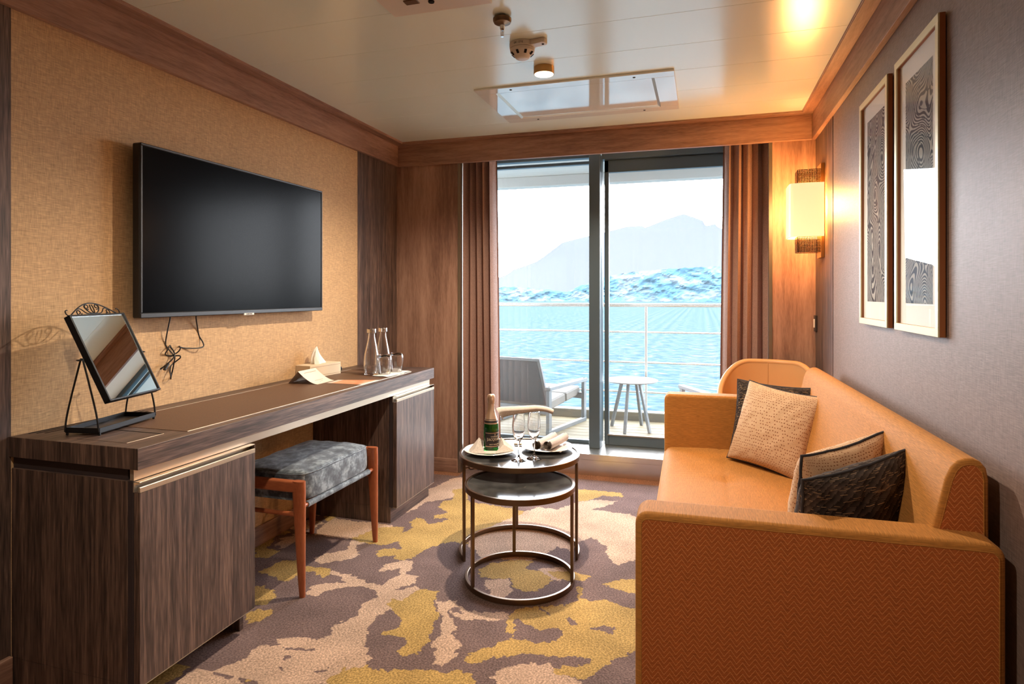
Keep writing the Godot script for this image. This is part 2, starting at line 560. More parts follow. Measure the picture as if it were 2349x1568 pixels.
const CARPET := [
	["B", [-142, 167, -142, 174, -135, 177, -140, 179, -138, 181, -131, 184, -126, 183, -123, 187, -126, 193, -123, 197, -122, 202, -124, 209, -122, 215, -122, 221, -115, 225, -111, 228, -105, 226, -103, 212, -111, 210, -114, 203, -113, 196, -109, 186, -103, 179, -103, 173, -107, 170, -108, 163, -154, 149, -146, 158]],
	["M", [-135, 176, -131, 177, -123, 178, -123, 177, -129, 175]],
	["M", [-131, 171, -130, 172, -128, 172, -129, 170]],
	["M", [-129, 167, -127, 167, -125, 165, -127, 165]],
	["M", [-116, 168, -113, 170, -113, 168, -115, 167]],
	["B", [-150, 211, -151, 216, -147, 220, -139, 223, -146, 227, -151, 228, -152, 231, -140, 229, -131, 225, -124, 225, -123, 232, -121, 236, -125, 241, -132, 236, -133, 243, -127, 249, -122, 249, -120, 242, -120, 237, -114, 237, -113, 230, -121, 219, -130, 222, -137, 220, -143, 214, -145, 209]],
	["B", [-182, 263, -187, 279, -188, 286, -172, 284, -164, 286, -151, 285, -149, 270, -156, 256, -149, 249, -149, 244, -154, 240, -161, 235, -166, 239, -164, 245, -157, 252, -162, 263]],
	["B", [-159, 343, -156, 354, -153, 371, -147, 373, -136, 350, -137, 336, -143, 329, -150, 323, -151, 310, -154, 301, -155, 308, -154, 326]],
	["Y", [-162, 263, -159, 274, -155, 281, -148, 284, -144, 284, -142, 277, -140, 285, -145, 292, -145, 298, -140, 298, -135, 292, -129, 297, -128, 303, -135, 300, -137, 304, -131, 310, -140, 317, -142, 326, -135, 332, -130, 333, -106, 274, -116, 274, -122, 263, -124, 254, -127, 249, -132, 249, -133, 253, -138, 249, -141, 250, -143, 255, -140, 258, -133, 260, -139, 267, -144, 261, -154, 261]],
	["Y", [-181, 221, -179, 227, -179, 232, -171, 237, -165, 231, -160, 232, -153, 232, -150, 228, -151, 224, -159, 228, -163, 224, -162, 217, -166, 217, -173, 219]],
	["Y", [-173, 209, -171, 211, -163, 208, -159, 204, -159, 198, -164, 196]],
	["Y", [-161, 190, -159, 194, -154, 196, -152, 193, -153, 188, -155, 184]],
	["Y", [-115, 212, -115, 217, -111, 216, -110, 222, -107, 227, -101, 227, -99, 223, -98, 216, -93, 212, -92, 205, -90, 197, -89, 191, -90, 189, -90, 185, -93, 182, -96, 184, -96, 189, -97, 193, -103, 193, -107, 192, -107, 194, -103, 198, -104, 203, -110, 208]],
	["B", [-98, 220, -91, 222, -89, 219, -91, 214, -86, 208, -82, 199, -79, 196, -77, 187, -79, 182, -82, 182, -84, 188, -88, 193, -87, 198, -90, 207]],
	["B", [-90, 214, -80, 214, -78, 211, -85, 210]],
	["Y", [-110, 166, -108, 171, -102, 175, -96, 174, -86, 178, -78, 179, -73, 181, -69, 181, -64, 173, -106, 160]],
	["Y", [-74, 187, -72, 192, -71, 193, -68, 187, -72, 185]],
	["Y", [-144, 348, -139, 354, -127, 330, -106, 328, -92, 324, -91, 314, -95, 307, -105, 294, -110, 285, -115, 278]],
	["B", [-92, 324, -88, 333, -76, 333, -68, 348, -58, 355, -47, 356, -49, 349, -58, 338, -47, 337, -37, 337, -25, 322, -23, 285, -31, 277, -36, 272, -41, 280, -43, 291, -52, 300, -57, 289, -57, 280, -65, 284, -68, 274, -74, 264, -85, 263, -94, 261, -106, 274, -110, 285, -103, 298]],
	["Y", [-92, 251, -89, 257, -80, 264, -71, 265, -73, 257, -68, 256, -63, 257, -59, 249, -63, 239, -69, 237, -73, 240, -76, 246, -83, 244, -89, 244]],
	["B", [-86, 241, -77, 246, -72, 236, -74, 229, -79, 229]],
	["B", [-68, 258, -55, 265, -54, 258, -57, 249, -60, 251]],
	["Y", [-63, 257, -53, 260, -45, 258, -46, 254, -51, 251, -58, 252]],
	["Y", [-49, 248, -46, 246, -45, 238, -41, 237, -36, 240, -27, 236, -18, 236, -17, 213, -28, 201, -30, 196, -33, 191, -35, 188, -43, 188, -45, 191, -35, 196, -35, 200, -39, 200, -45, 197, -53, 197, -57, 196, -62, 192, -72, 187, -74, 188, -71, 193, -65, 200, -62, 204, -65, 208, -65, 206, -67, 209, -68, 221, -63, 225, -56, 229, -50, 231, -46, 237]],
	["M", [-65, 215, -64, 217, -60, 213, -54, 212, -48, 215, -46, 210, -48, 206, -54, 203, -62, 204]],
	["M", [-48, 222, -46, 223, -43, 218, -45, 217]],
	["M", [-39, 218, -34, 221, -29, 220, -30, 216, -35, 217]],
	["M", [-60, 227, -57, 226, -53, 222, -57, 224]],
	["Y", [-39, 253, -36, 257, -26, 261, -25, 248, -35, 250]],
	["Y", [-73, 370, -64, 372, -46, 371, -45, 364, -57, 363, -61, 354, -68, 348]],
	["B", [-62, 181, -60, 187, -55, 191, -46, 193, -43, 188, -35, 187, -34, 182, -57, 175]],
	["B", [-92, 222, -84, 216, -69, 219, -67, 216, -76, 211, -84, 213]],
	["Y", [-74, 180, -69, 181, -65, 173, -71, 171]],
	["B", [-83, 199, -79, 197, -77, 189, -79, 188]],
]

func carpet() -> ImageTexture:   # blotches of beige and ochre dyed into a mauve pile; covers x -2.0..0.61 and z -4.05..-1.40
	var lo := 440
	var warp := FastNoiseLite.new()
	warp.seed = 12
	warp.frequency = 0.22
	warp.fractal_octaves = 3
	var rest := FastNoiseLite.new()
	rest.seed = 5
	rest.frequency = 0.03
	rest.fractal_octaves = 3
	var mask := Image.create(lo, lo, false, Image.FORMAT_RGB8)
	var polys := []
	for e in CARPET:
		var q := PackedVector2Array()
		for k in range(0, e[1].size(), 2):
			q.append(Vector2(e[1][k], -e[1][k + 1]))
		var r := Rect2(q[0], Vector2.ZERO)
		for v in q:
			r = r.expand(v)
		polys.append([e[0], q, r.grow(2.0)])
	for y in lo:
		for x in lo:
			var cm := Vector2(-200.0 + 261.0 * (x + 0.5) / lo, -405.0 + 265.0 * (y + 0.5) / lo)
			var q := cm + Vector2(warp.get_noise_2d(cm.x, cm.y), warp.get_noise_2d(cm.x + 400.0, cm.y)) * 1.6
			var kind := "M"
			if cm.x > -14.0 or cm.y > -158.0 or cm.x < -186.0:
				var v := rest.get_noise_2d(q.x, q.y)
				kind = "B" if v > 0.12 else ("Y" if v < -0.16 else "M")
			else:
				for e in polys:
					if e[2].has_point(q) and Geometry2D.is_point_in_polygon(q, e[1]):
						kind = e[0]
			if cm.y < -392.0 or (cm.y < -374.0 and cm.x < -152.0):
				kind = "E"
			mask.set_pixel(x, y, Color(1.0 if kind == "B" else 0.0, 1.0 if kind == "Y" else 0.0, 1.0 if kind == "E" else 0.0))
	var s := 1408
	mask.resize(s, s, Image.INTERPOLATE_CUBIC)
	var d := mask.get_data()
	var pile := noise_bytes(601, 512, 0.22, 2)
	var soft := noise_bytes(607, 512, 0.015, 3)
	var out := PackedByteArray()
	out.resize(s * s * 3)
	for y in s:
		for x in s:
			var i := (y * s + x) * 3
			var n := pile[(y & 511) * 512 + (x & 511)]
			var t0 := 84 + n / 3
			var r := 118
			var g := 98
			var b := 94
			if d[i + 2] > t0:
				r = 140; g = 98; b = 74
			elif d[i + 1] > t0:
				r = 178; g = 146; b = 90
			elif d[i] > t0:
				r = 190; g = 160; b = 138
			var k := 150 + (n * 3) / 5 + soft[((y >> 1) & 511) * 512 + ((x >> 1) & 511)] / 6
			out[i] = mini(255, r * k / 256); out[i + 1] = mini(255, g * k / 256); out[i + 2] = mini(255, b * k / 256)
	return to_tex(s, s, out)

# ------------------------------------------------------------------ materials
func mk(called: String, col: Color, rough := 0.6, metal := 0.0, spec := 0.5, tex: Texture2D = null, scale := Vector2.ONE) -> StandardMaterial3D:
	var m := StandardMaterial3D.new()
	m.resource_name = called
	m.albedo_color = col
	m.roughness = rough
	m.metallic = metal
	m.metallic_specular = spec
	if tex:
		m.albedo_texture = tex
		m.uv1_scale = Vector3(scale.x, scale.y, 1.0)
	M[called] = m
	return m

func relief(m: StandardMaterial3D, tex: Texture2D, cm: float) -> void:
	m.heightmap_enabled = true
	m.heightmap_texture = tex
	m.heightmap_scale = cm

func glass(called: String, col: Color, a: float, solid: bool) -> void:
	var m := mk(called, Color(col.r, col.g, col.b, a), 0.0, 0.0, 0.5)
	m.transparency = BaseMaterial3D.TRANSPARENCY_ALPHA
	if solid:
		m.refraction_enabled = true
		m.refraction_scale = 0.05

func glow(called: String, col: Color, energy: float) -> void:
	var m := mk(called, col, 0.5)
	m.emission_enabled = true
	m.emission = col
	m.emission_energy_multiplier = energy

func make_materials() -> void:
	var m: StandardMaterial3D
	mk("zebra_wood", Color(1.0, 0.97, 0.95), 0.42, 0.0, 0.5, T.zebra, Vector2(1.7, 0.08))
	mk("dark_wood", Color(1.0, 0.97, 0.95), 0.5, 0.0, 0.45, T.zebra, Vector2(1.7, 0.08))
	mk("walnut", Color(1, 1, 1), 0.5, 0.0, 0.45, T.walnut, Vector2(1.6, 0.14))
	mk("cherry", Color(1, 1, 1), 0.35, 0.0, 0.5, T.cherry, Vector2(3.0, 0.5))
	m = mk("tan_wallpaper", Color8(222, 182, 136), 0.75, 0.0, 0.4, T.weave, Vector2(2.2, 2.2))
	relief(m, T.weave, 0.03)
	m = mk("mauve_wallpaper", Color8(150, 128, 120), 0.5, 0.0, 0.42, T.weave, Vector2(2.2, 2.2))
	relief(m, T.weave, 0.03)
	m = mk("carpet", Color(1, 1, 1), 0.95, 0.0, 0.2, T.carpet, Vector2.ONE)
	mk("ceiling_metal", Color8(228, 238, 228), 0.22, 0.12, 0.8)
	mk("hatch_metal", Color8(236, 238, 232), 0.06, 0.3, 0.7)
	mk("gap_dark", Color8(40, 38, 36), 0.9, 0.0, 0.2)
	mk("plain_white", Color8(226, 224, 216), 0.6)
	mk("plastic_white", Color8(206, 196, 184), 0.4)
	mk("frame_dark", Color8(84, 100, 110), 0.35, 0.3, 0.5)
	m = mk("steel", Color8(214, 208, 200), 0.24, 0.95, 0.5)
	mk("chrome", Color8(220, 220, 220), 0.12, 1.0)
	mk("trim_metal", Color8(150, 142, 130), 0.35, 0.9)
	mk("champagne_metal", Color8(206, 192, 172), 0.32, 0.75)
	mk("bronze", Color8(120, 98, 78), 0.3, 0.9)
	mk("brass", Color8(190, 150, 96), 0.35, 0.95)
	mk("black_metal", Color8(28, 28, 30), 0.4, 0.4)
	mk("black_plastic", Color8(26, 27, 30), 0.45)
	mk("tv_screen", Color8(5, 6, 9), 0.2, 0.0, 0.13)
	mk("mirror_glass", Color8(240, 244, 242), 0.01, 1.0)
	m = mk("sofa_plain", Color8(206, 138, 66), 0.75, 0.0, 0.3, T.streak, Vector2(5.0, 5.0))
	m.rim_enabled = true
	m.rim = 0.35
	m.rim_tint = 0.6
	relief(m, T.streak, 0.02)
	m = mk("sofa_zigzag", Color(1, 1, 1), 0.8, 0.0, 0.3, T.zigzag, Vector2(1.0 / 0.208, 1.0 / 0.2))
	relief(m, T.zigzag, 0.05)
	m = mk("cushion_dots", Color(1, 1, 1), 0.85, 0.0, 0.2, T.dots, Vector2(1.0 / 0.32, 1.0 / 0.32))
	m = mk("cushion_tweed", Color(1, 1, 1), 0.9, 0.0, 0.2, T.tweed, Vector2(1.0 / 0.26, 1.0 / 0.26))
	relief(m, T.tweed, 0.1)
	mk("piping", Color8(42, 44, 52), 0.8)
	m = mk("velvet", Color(1, 1, 1), 0.7, 0.0, 0.4, T.velvet, Vector2(2.2, 2.2))
	m.rim_enabled = true
	m.rim = 0.5
	m = mk("curtain_cloth", Color8(190, 152, 136), 0.55, 0.0, 0.4, T.fine, Vector2(6, 6))
	m.backlight_enabled = true
	m.backlight = Color8(96, 74, 64)
	mk("marble", Color(1, 1, 1), 0.12, 0.0, 0.5, T.marble, Vector2(1.8, 1.8))
	m = mk("leather_tan", Color8(204, 156, 104), 0.45, 0.0, 0.5)
	mk("leather_dark", Color8(52, 42, 44), 0.6)
	mk("desk_pad", Color8(126, 92, 70), 0.5, 0.0, 0.5, T.fine, Vector2(8, 8))
	mk("pale_frame", Color8(208, 200, 164), 0.35, 0.3)
	mk("frame_side", Color8(150, 92, 52), 0.5)
	mk("art_one", Color(1, 1, 1), 0.8, 0.0, 0.2, T.art_1, Vector2.ONE)
	mk("art_two", Color(1, 1, 1), 0.8, 0.0, 0.2, T.art_2, Vector2.ONE)
	mk("mat_board", Color8(226, 224, 218), 0.8)
	mk("paper", Color8(236, 222, 204), 0.8)
	mk("print_ink", Color8(170, 138, 112), 0.8)
	mk("flyer", Color(1, 1, 1), 0.35, 0.0, 0.5, T.flyer, Vector2.ONE)
	m = mk("napkin_cloth", Color8(240, 226, 214), 0.85, 0.0, 0.3, T.fine, Vector2(10, 10))
	mk("china", Color8(240, 234, 226), 0.15)
	mk("tissue", Color8(240, 236, 228), 0.9)
	mk("tissue_card", Color8(226, 208, 180), 0.7)
	mk("foil", Color8(206, 176, 150), 0.35, 0.8)
	mk("label_dark", Color8(40, 32, 34), 0.5)
	mk("label_print", Color8(226, 206, 178), 0.5)
	mk("grey_aluminium", Color8(92, 100, 104), 0.45, 0.4)
	mk("sling_dark", Color8(38, 46, 54), 0.6)
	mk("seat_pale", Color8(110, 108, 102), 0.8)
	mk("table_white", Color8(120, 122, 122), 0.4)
	mk("teak", Color(0.6, 0.6, 0.6), 0.7, 0.0, 0.3, T.teak, Vector2(3, 0.4))
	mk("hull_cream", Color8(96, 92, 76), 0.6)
	mk("hull_white", Color8(190, 192, 190), 0.6)
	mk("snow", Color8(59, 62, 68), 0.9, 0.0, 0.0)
	m = mk("ice", Color(1, 1, 1), 0.9, 0.0, 0.0, T.ice, Vector2(1.0 / 140.0, 1.0 / 60.0))
	mk("rock", Color8(82, 100, 120), 0.9)
	m = mk("sea_water", Color(1, 1, 1), 0.9, 0.0, 0.0, T.painted_ripple)
	relief(m, T.painted_ripple, 30.0)
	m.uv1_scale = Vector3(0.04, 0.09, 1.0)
	glass("window_glass", Color(0.96, 0.99, 0.99), 0.04, false)
	glass("picture_glass", Color(1, 1, 1), 0.02, false)
	M.picture_glass.metallic_specular = 0.3
	glass("clear_glass", Color(1, 1, 1), 0.0, true)
	glass("green_glass", Color8(30, 130, 46), 0.12, true)
	glow("lamp_glow", Color8(255, 226, 170), 0.9)
	glow("spot_glow", Color8(255, 236, 200), 4.0)
	mk("switch_plate", Color8(50, 44, 44), 0.4)

# ------------------------------------------------------------------ the cabin itself
const LEFT := -2.0      # television wall
const RIGHT := 0.605    # sofa wall
const FAR := -3.82      # window wall
const NEAR := 1.3       # wall behind the camera
const CEIL := 2.195

func build_room() -> void:
	var s: Node3D
	var g := G.new()
	# floor: carpet on a slab
	g.quad(Vector3(LEFT, 0, NEAR), Vector3(RIGHT, 0, NEAR), Vector3(RIGHT, 0, -4.02), Vector3(LEFT, 0, -4.02), Vector2(0, (NEAR + 4.05) / 2.65), Vector2((RIGHT + 2.0) / 2.61, (NEAR + 4.05) / 2.65), Vector2((RIGHT + 2.0) / 2.61, 0.0113), Vector2(0, 0.0113))
	g.span(Vector3(LEFT - 0.1, -0.2, NEAR + 0.1), Vector3(RIGHT + 0.1, -0.002, -4.4))
	solo("floor", "carpeted floor with beige and ochre blotches on mauve", "floor", Vector3.ZERO, g, M.carpet, 1, 20.0, "", "structure")
	# television wall: woven paper between two dark wood panels
	s = thing("wall_left", "tan woven wallpaper wall behind the television", "wall", Vector3.ZERO, 0.0, "", "structure")
	g = G.new()
	g.span(Vector3(LEFT - 0.12, 0, -1.348), Vector3(LEFT, 2.25, -3.32))
	part(s, "wallpaper_panel", g, M.tan_wallpaper)
	g = G.new()
	g.span(Vector3(LEFT - 0.12, 0, -3.32), Vector3(LEFT + 0.002, 2.25, FAR))
	part(s, "wood_panel", g, M.dark_wood)
	g = G.new()
	g.span(Vector3(LEFT - 0.12, 0, NEAR + 0.1), Vector3(LEFT + 0.002, 2.25, -1.348))
	part(s, "wood_panel", g, M.dark_wood)
	# sofa wall: silky paper, a dark wood strip at the window end
	s = thing("wall_right", "mauve silk wallpaper wall behind the sofa", "wall", Vector3.ZERO, 0.0, "", "structure")
	g = G.new()
	g.span(Vector3(RIGHT, 0, NEAR + 0.1), Vector3(RIGHT + 0.12, 2.25, -3.337))
	part(s, "wallpaper_panel", g, M.mauve_wallpaper)
	g = G.new()
	g.span(Vector3(RIGHT - 0.002, 0, -3.34), Vector3(RIGHT + 0.12, 2.25, FAR))
	part(s, "wood_panel", g, M.dark_wood)
	# window wall: walnut panels left and right of the curtain recess
	s = thing("wall_far", "walnut panelled wall around the balcony window", "wall", Vector3.ZERO, 0.0, "", "structure")
	for e in [[LEFT - 0.12, -1.549], [0.379, RIGHT + 0.12]]:
		g = G.new()
		g.span(Vector3(e[0], 0, FAR - 0.025), Vector3(e[1], 2.25, FAR))
		part(s, "wood_panel", g, M.walnut)
	for x in [-1.539, 0.369]:
		g = G.new()
		g.span(Vector3(x - 0.010, 0, FAR - 0.03), Vector3(x + 0.010, 2.16, FAR + 0.004), 0.001)
		part(s, "edge_strip", g, M.trim_metal)
	for e in [[-1.72, -1.60], [0.43, 0.55]]:
		g = G.new()
		g.span(Vector3(e[0], -0.2, -4.42), Vector3(e[1], 2.4, FAR - 0.025))
		part(s, "recess_cheek", g, M.plain_white)
	g = G.new()
	g.span(Vector3(-1.72, 2.155, -4.42), Vector3(0.55, 2.4, FAR - 0.0))
	part(s, "recess_top", g, M.plain_white)
	for e in [[-3.6, -1.60], [0.43, 2.4]]:   # the ship's side beyond the recess
		g = G.new()
		g.span(Vector3(e[0], -0.6, -4.42), Vector3(e[1], 2.7, -4.36))
		part(s, "outer_plate", g, M.hull_white)
	g = G.new()
	g.span(Vector3(LEFT - 0.12, 0, NEAR), Vector3(RIGHT + 0.12, 2.25, NEAR + 0.1))
	solo("wall_back", "plain tan wall behind the viewer", "wall", Vector3.ZERO, g, M.tan_wallpaper, 1, 0.0, "", "structure")
	# ceiling of long satin metal planks running across the cabin
	s = thing("ceiling", "satin white metal plank ceiling", "ceiling", Vector3.ZERO, 0.0, "", "structure")
	g = G.new()
	g.span(Vector3(LEFT - 0.12, CEIL + 0.012, NEAR + 0.1), Vector3(RIGHT + 0.12, CEIL + 0.1, FAR - 0.02))
	part(s, "ceiling_slab", g, M.gap_dark)
	var plank_g := G.new()
	plank_g.box(Vector3.ZERO, Vector3(2.46, 0.014, 0.2975), 0.0008)
	var plank_mesh := plank_g.mesh(0, 20.0)
	for k in 17:
		var z := -3.66 + 0.2985 * k
		var o := MeshInstance3D.new()
		o.name = "plank"
		o.mesh = plank_mesh
		o.material_override = M.ceiling_metal
		o.position = Vector3(-0.695, CEIL + 0.007, z)
		s.add_child(o, true)
	# crowns: a flat board on the wall, a soffit strip and a small bead under the planks
	var n := 0
	for e in [[LEFT, 1.0, -1.922], [RIGHT, -1.0, 0.528]]:
		s = thing("trim_%d" % (1 if e[1] > 0 else 2), "walnut crown board along the %s" % ("television wall" if e[1] > 0 else "sofa wall"), "trim", Vector3.ZERO, 0.0, "", "structure")
		g = G.new()
		g.span(Vector3(e[0], 2.043, NEAR), Vector3(e[0] + e[1] * 0.0225, 2.183, FAR), 0.0015)
		part(s, "crown_board", g, M.walnut, 2)
		g = G.new()
		g.span(Vector3(e[0], 2.183, NEAR), Vector3(e[2], 2.2, FAR), 0.001)
		part(s, "soffit_strip", g, M.walnut, 2)
		g = G.new()
		g.span(Vector3(e[2] - e[1] * 0.004, 2.187, NEAR), Vector3(e[2] + e[1] * 0.003, CEIL + 0.004, FAR), 0.001)
		part(s, "bead", g, M.walnut, 2)
		n += 1
	s = thing("trim_3", "walnut pelmet board above the balcony window", "trim", Vector3.ZERO, 0.0, "", "structure")
	g = G.new()
	g.span(Vector3(LEFT + 0.0225, 2.043, FAR + 0.02), Vector3(RIGHT - 0.0225, 2.183, FAR - 0.005), 0.0015)
	part(s, "pelmet_board", g, M.walnut, 0)
	g = G.new()
	g.span(Vector3(LEFT, 2.183, FAR + 0.067), Vector3(RIGHT, 2.2, FAR - 0.005), 0.001)
	part(s, "soffit_strip", g, M.walnut, 0)
	# baseboards
	for e in [["baseboard_left", "walnut baseboard below the television wall", Vector3(LEFT, 0, -1.82), Vector3(LEFT + 0.012, 0.09, -2.87), 2],
			["baseboard_far", "walnut baseboard under the panel beside the desk", Vector3(LEFT, 0, FAR), Vector3(-1.549, 0.09, FAR + 0.01), 0],
			["baseboard_near", "walnut baseboard at the near end of the desk", Vector3(LEFT, 0, NEAR), Vector3(LEFT + 0.016, 0.09, -1.345), 2],
			["baseboard_right", "walnut baseboard behind the sofa", Vector3(RIGHT - 0.012, 0, NEAR), Vector3(RIGHT, 0.09, FAR), 2],
			["baseboard_corner", "walnut baseboard under the panel beside the armchair", Vector3(0.379, 0, FAR), Vector3(RIGHT, 0.09, FAR + 0.01), 0]]:
		g = G.new()
		g.span(e[2], e[3], 0.002)
		solo(e[0], e[1], "baseboard", Vector3.ZERO, g, M.walnut, e[4], 20.0, "", "structure")
	# steel step in front of the window
	s = thing("window_sill", "brushed steel step below the balcony window", "window sill", Vector3.ZERO, 0.0, "", "structure")
	g = G.new()
	g.span(Vector3(-1.60, 0, -4.03), Vector3(0.43, 0.135, -4.012), 0.001)
	part(s, "riser", g, M.steel, 0)
	g = G.new()
	g.span(Vector3(-1.60, 0.10, -4.40), Vector3(0.43, 0.138, -4.010), 0.0015)
	part(s, "tread", g, M.steel, 0)
	# fixed window, post and sliding door
	s = thing("window_1", "fixed balcony window in a thin dark frame", "window", Vector3.ZERO, 0.0, "", "structure")
	for e in [[Vector3(-1.60, 0.138, -4.33), Vector3(-0.70, 0.162, -4.29)], [Vector3(-1.60, 2.085, -4.33), Vector3(-0.70, 2.105, -4.29)], [Vector3(-1.60, 2.125, -4.33), Vector3(-0.70, 2.155, -4.27)], [Vector3(-1.60, 0.138, -4.33), Vector3(-1.56, 2.155, -4.29)]]:
		g = G.new()
		g.span(e[0], e[1], 0.002)
		part(s, "frame_bar", g, M.frame_dark)
	g = G.new()
	g.span(Vector3(-1.56, 0.16, -4.316), Vector3(-0.70, 2.125, -4.310))
	part(s, "pane", g, M.window_glass, 1, 0.0)
	g = G.new()
	g.span(Vector3(-0.737, 0.138, -4.33), Vector3(-0.663, 2.13, -4.168), 0.003)
	part(s, "post", g, M.frame_dark)
	s = thing("door_1", "sliding balcony door in a wide dark frame", "door", Vector3.ZERO, 0.0, "", "structure")
	for e in [[Vector3(-0.652, 0.138, -4.34), Vector3(-0.622, 2.12, -4.30)], [Vector3(0.36, 0.138, -4.34), Vector3(0.43, 2.12, -4.30)], [Vector3(-0.622, 0.138, -4.34), Vector3(0.36, 0.205, -4.30)], [Vector3(-0.652, 2.02, -4.34), Vector3(0.43, 2.105, -4.30)], [Vector3(-0.665, 2.105, -4.34), Vector3(0.43, 2.16, -4.26)]]:
		g = G.new()
		g.span(e[0], e[1], 0.003)
		part(s, "frame_bar", g, M.frame_dark)
	g = G.new()
	g.span(Vector3(-0.622, 0.205, -4.322), Vector3(0.36, 2.02, -4.316))
	part(s, "pane", g, M.window_glass, 1, 0.0)
	g = G.new()
	g.span(Vector3(-0.63, 0.203, -4.30), Vector3(0.36, 0.213, -4.29), 0.002)
	part(s, "glazing_bead", g, M.trim_metal)

# ------------------------------------------------------------------ curtains
func curtain(x0: float, x1: float, folds: int, sd: int, label: String, flare: float) -> void:
	rng.seed = sd
	var ph := rng.randf() * TAU
	var rows := []
	var nx := folds * 14
	var amp := []
	var off := []
	for k in folds + 2:
		amp.append(rng.randf_range(0.55, 1.25))
		off.append(rng.randf_range(-0.35, 0.35))
	for i in 33:
		var fy := i / 32.0
		var y := 0.012 + 2.11 * fy
		var row := []
		for j in nx + 1:
			var u := float(j) / nx
			var k := u * folds
			var a: float = lerpf(amp[int(k)], amp[int(k) + 1], k - floorf(k))
			var o: float = lerpf(off[int(k)], off[int(k) + 1], k - floorf(k))
			var w := sin(TAU * k + ph + o * (1.0 - fy) * 2.0)
			w = signf(w) * pow(absf(w), 0.8)
			var x := lerpf(x0, x1, u + 0.02 * sin(TAU * k * 2.0 + ph)) + flare * (1.0 - fy) * u
			row.append(Vector3(x, y, -3.925 + 0.036 * a * w + 0.008 * sin(9.0 * u + 3.0 * fy + ph)))
		rows.append(row)
	var g := G.new()
	g.grid(rows, 1.2, 2.1)
	solo("curtain", label, "curtain", Vector3.ZERO, g, M.curtain_cloth, 1, 70.0)

func build_curtains() -> void:
	curtain(-1.555, -1.32, 5, 4, "brown satin curtain gathered beside the desk end of the window", 0.028)
	curtain(0.378, 0.115, 5, 9, "brown satin curtain gathered behind the tan armchair", -0.028)

# ------------------------------------------------------------------ ceiling fittings
func spot_fitting(t: Node3D) -> void:
	var g := G.new()
	g.lathe([Vector2(0.037, -0.032), Vector2(0.045, -0.032), Vector2(0.046, -0.030), Vector2(0.046, -0.001), Vector2(0.045, 0.0), Vector2(0.0, 0.0)], 40)
	part(t, "housing", g, M.brass)
	g = G.new()
	g.lathe([Vector2(0.0, -0.036), Vector2(0.030, -0.036), Vector2(0.042, -0.033), Vector2(0.043, -0.028), Vector2(0.0, -0.028)], 40)
	part(t, "lamp_face", g, M.spot_glow, 1, 40.0, "glowing white lamp face")

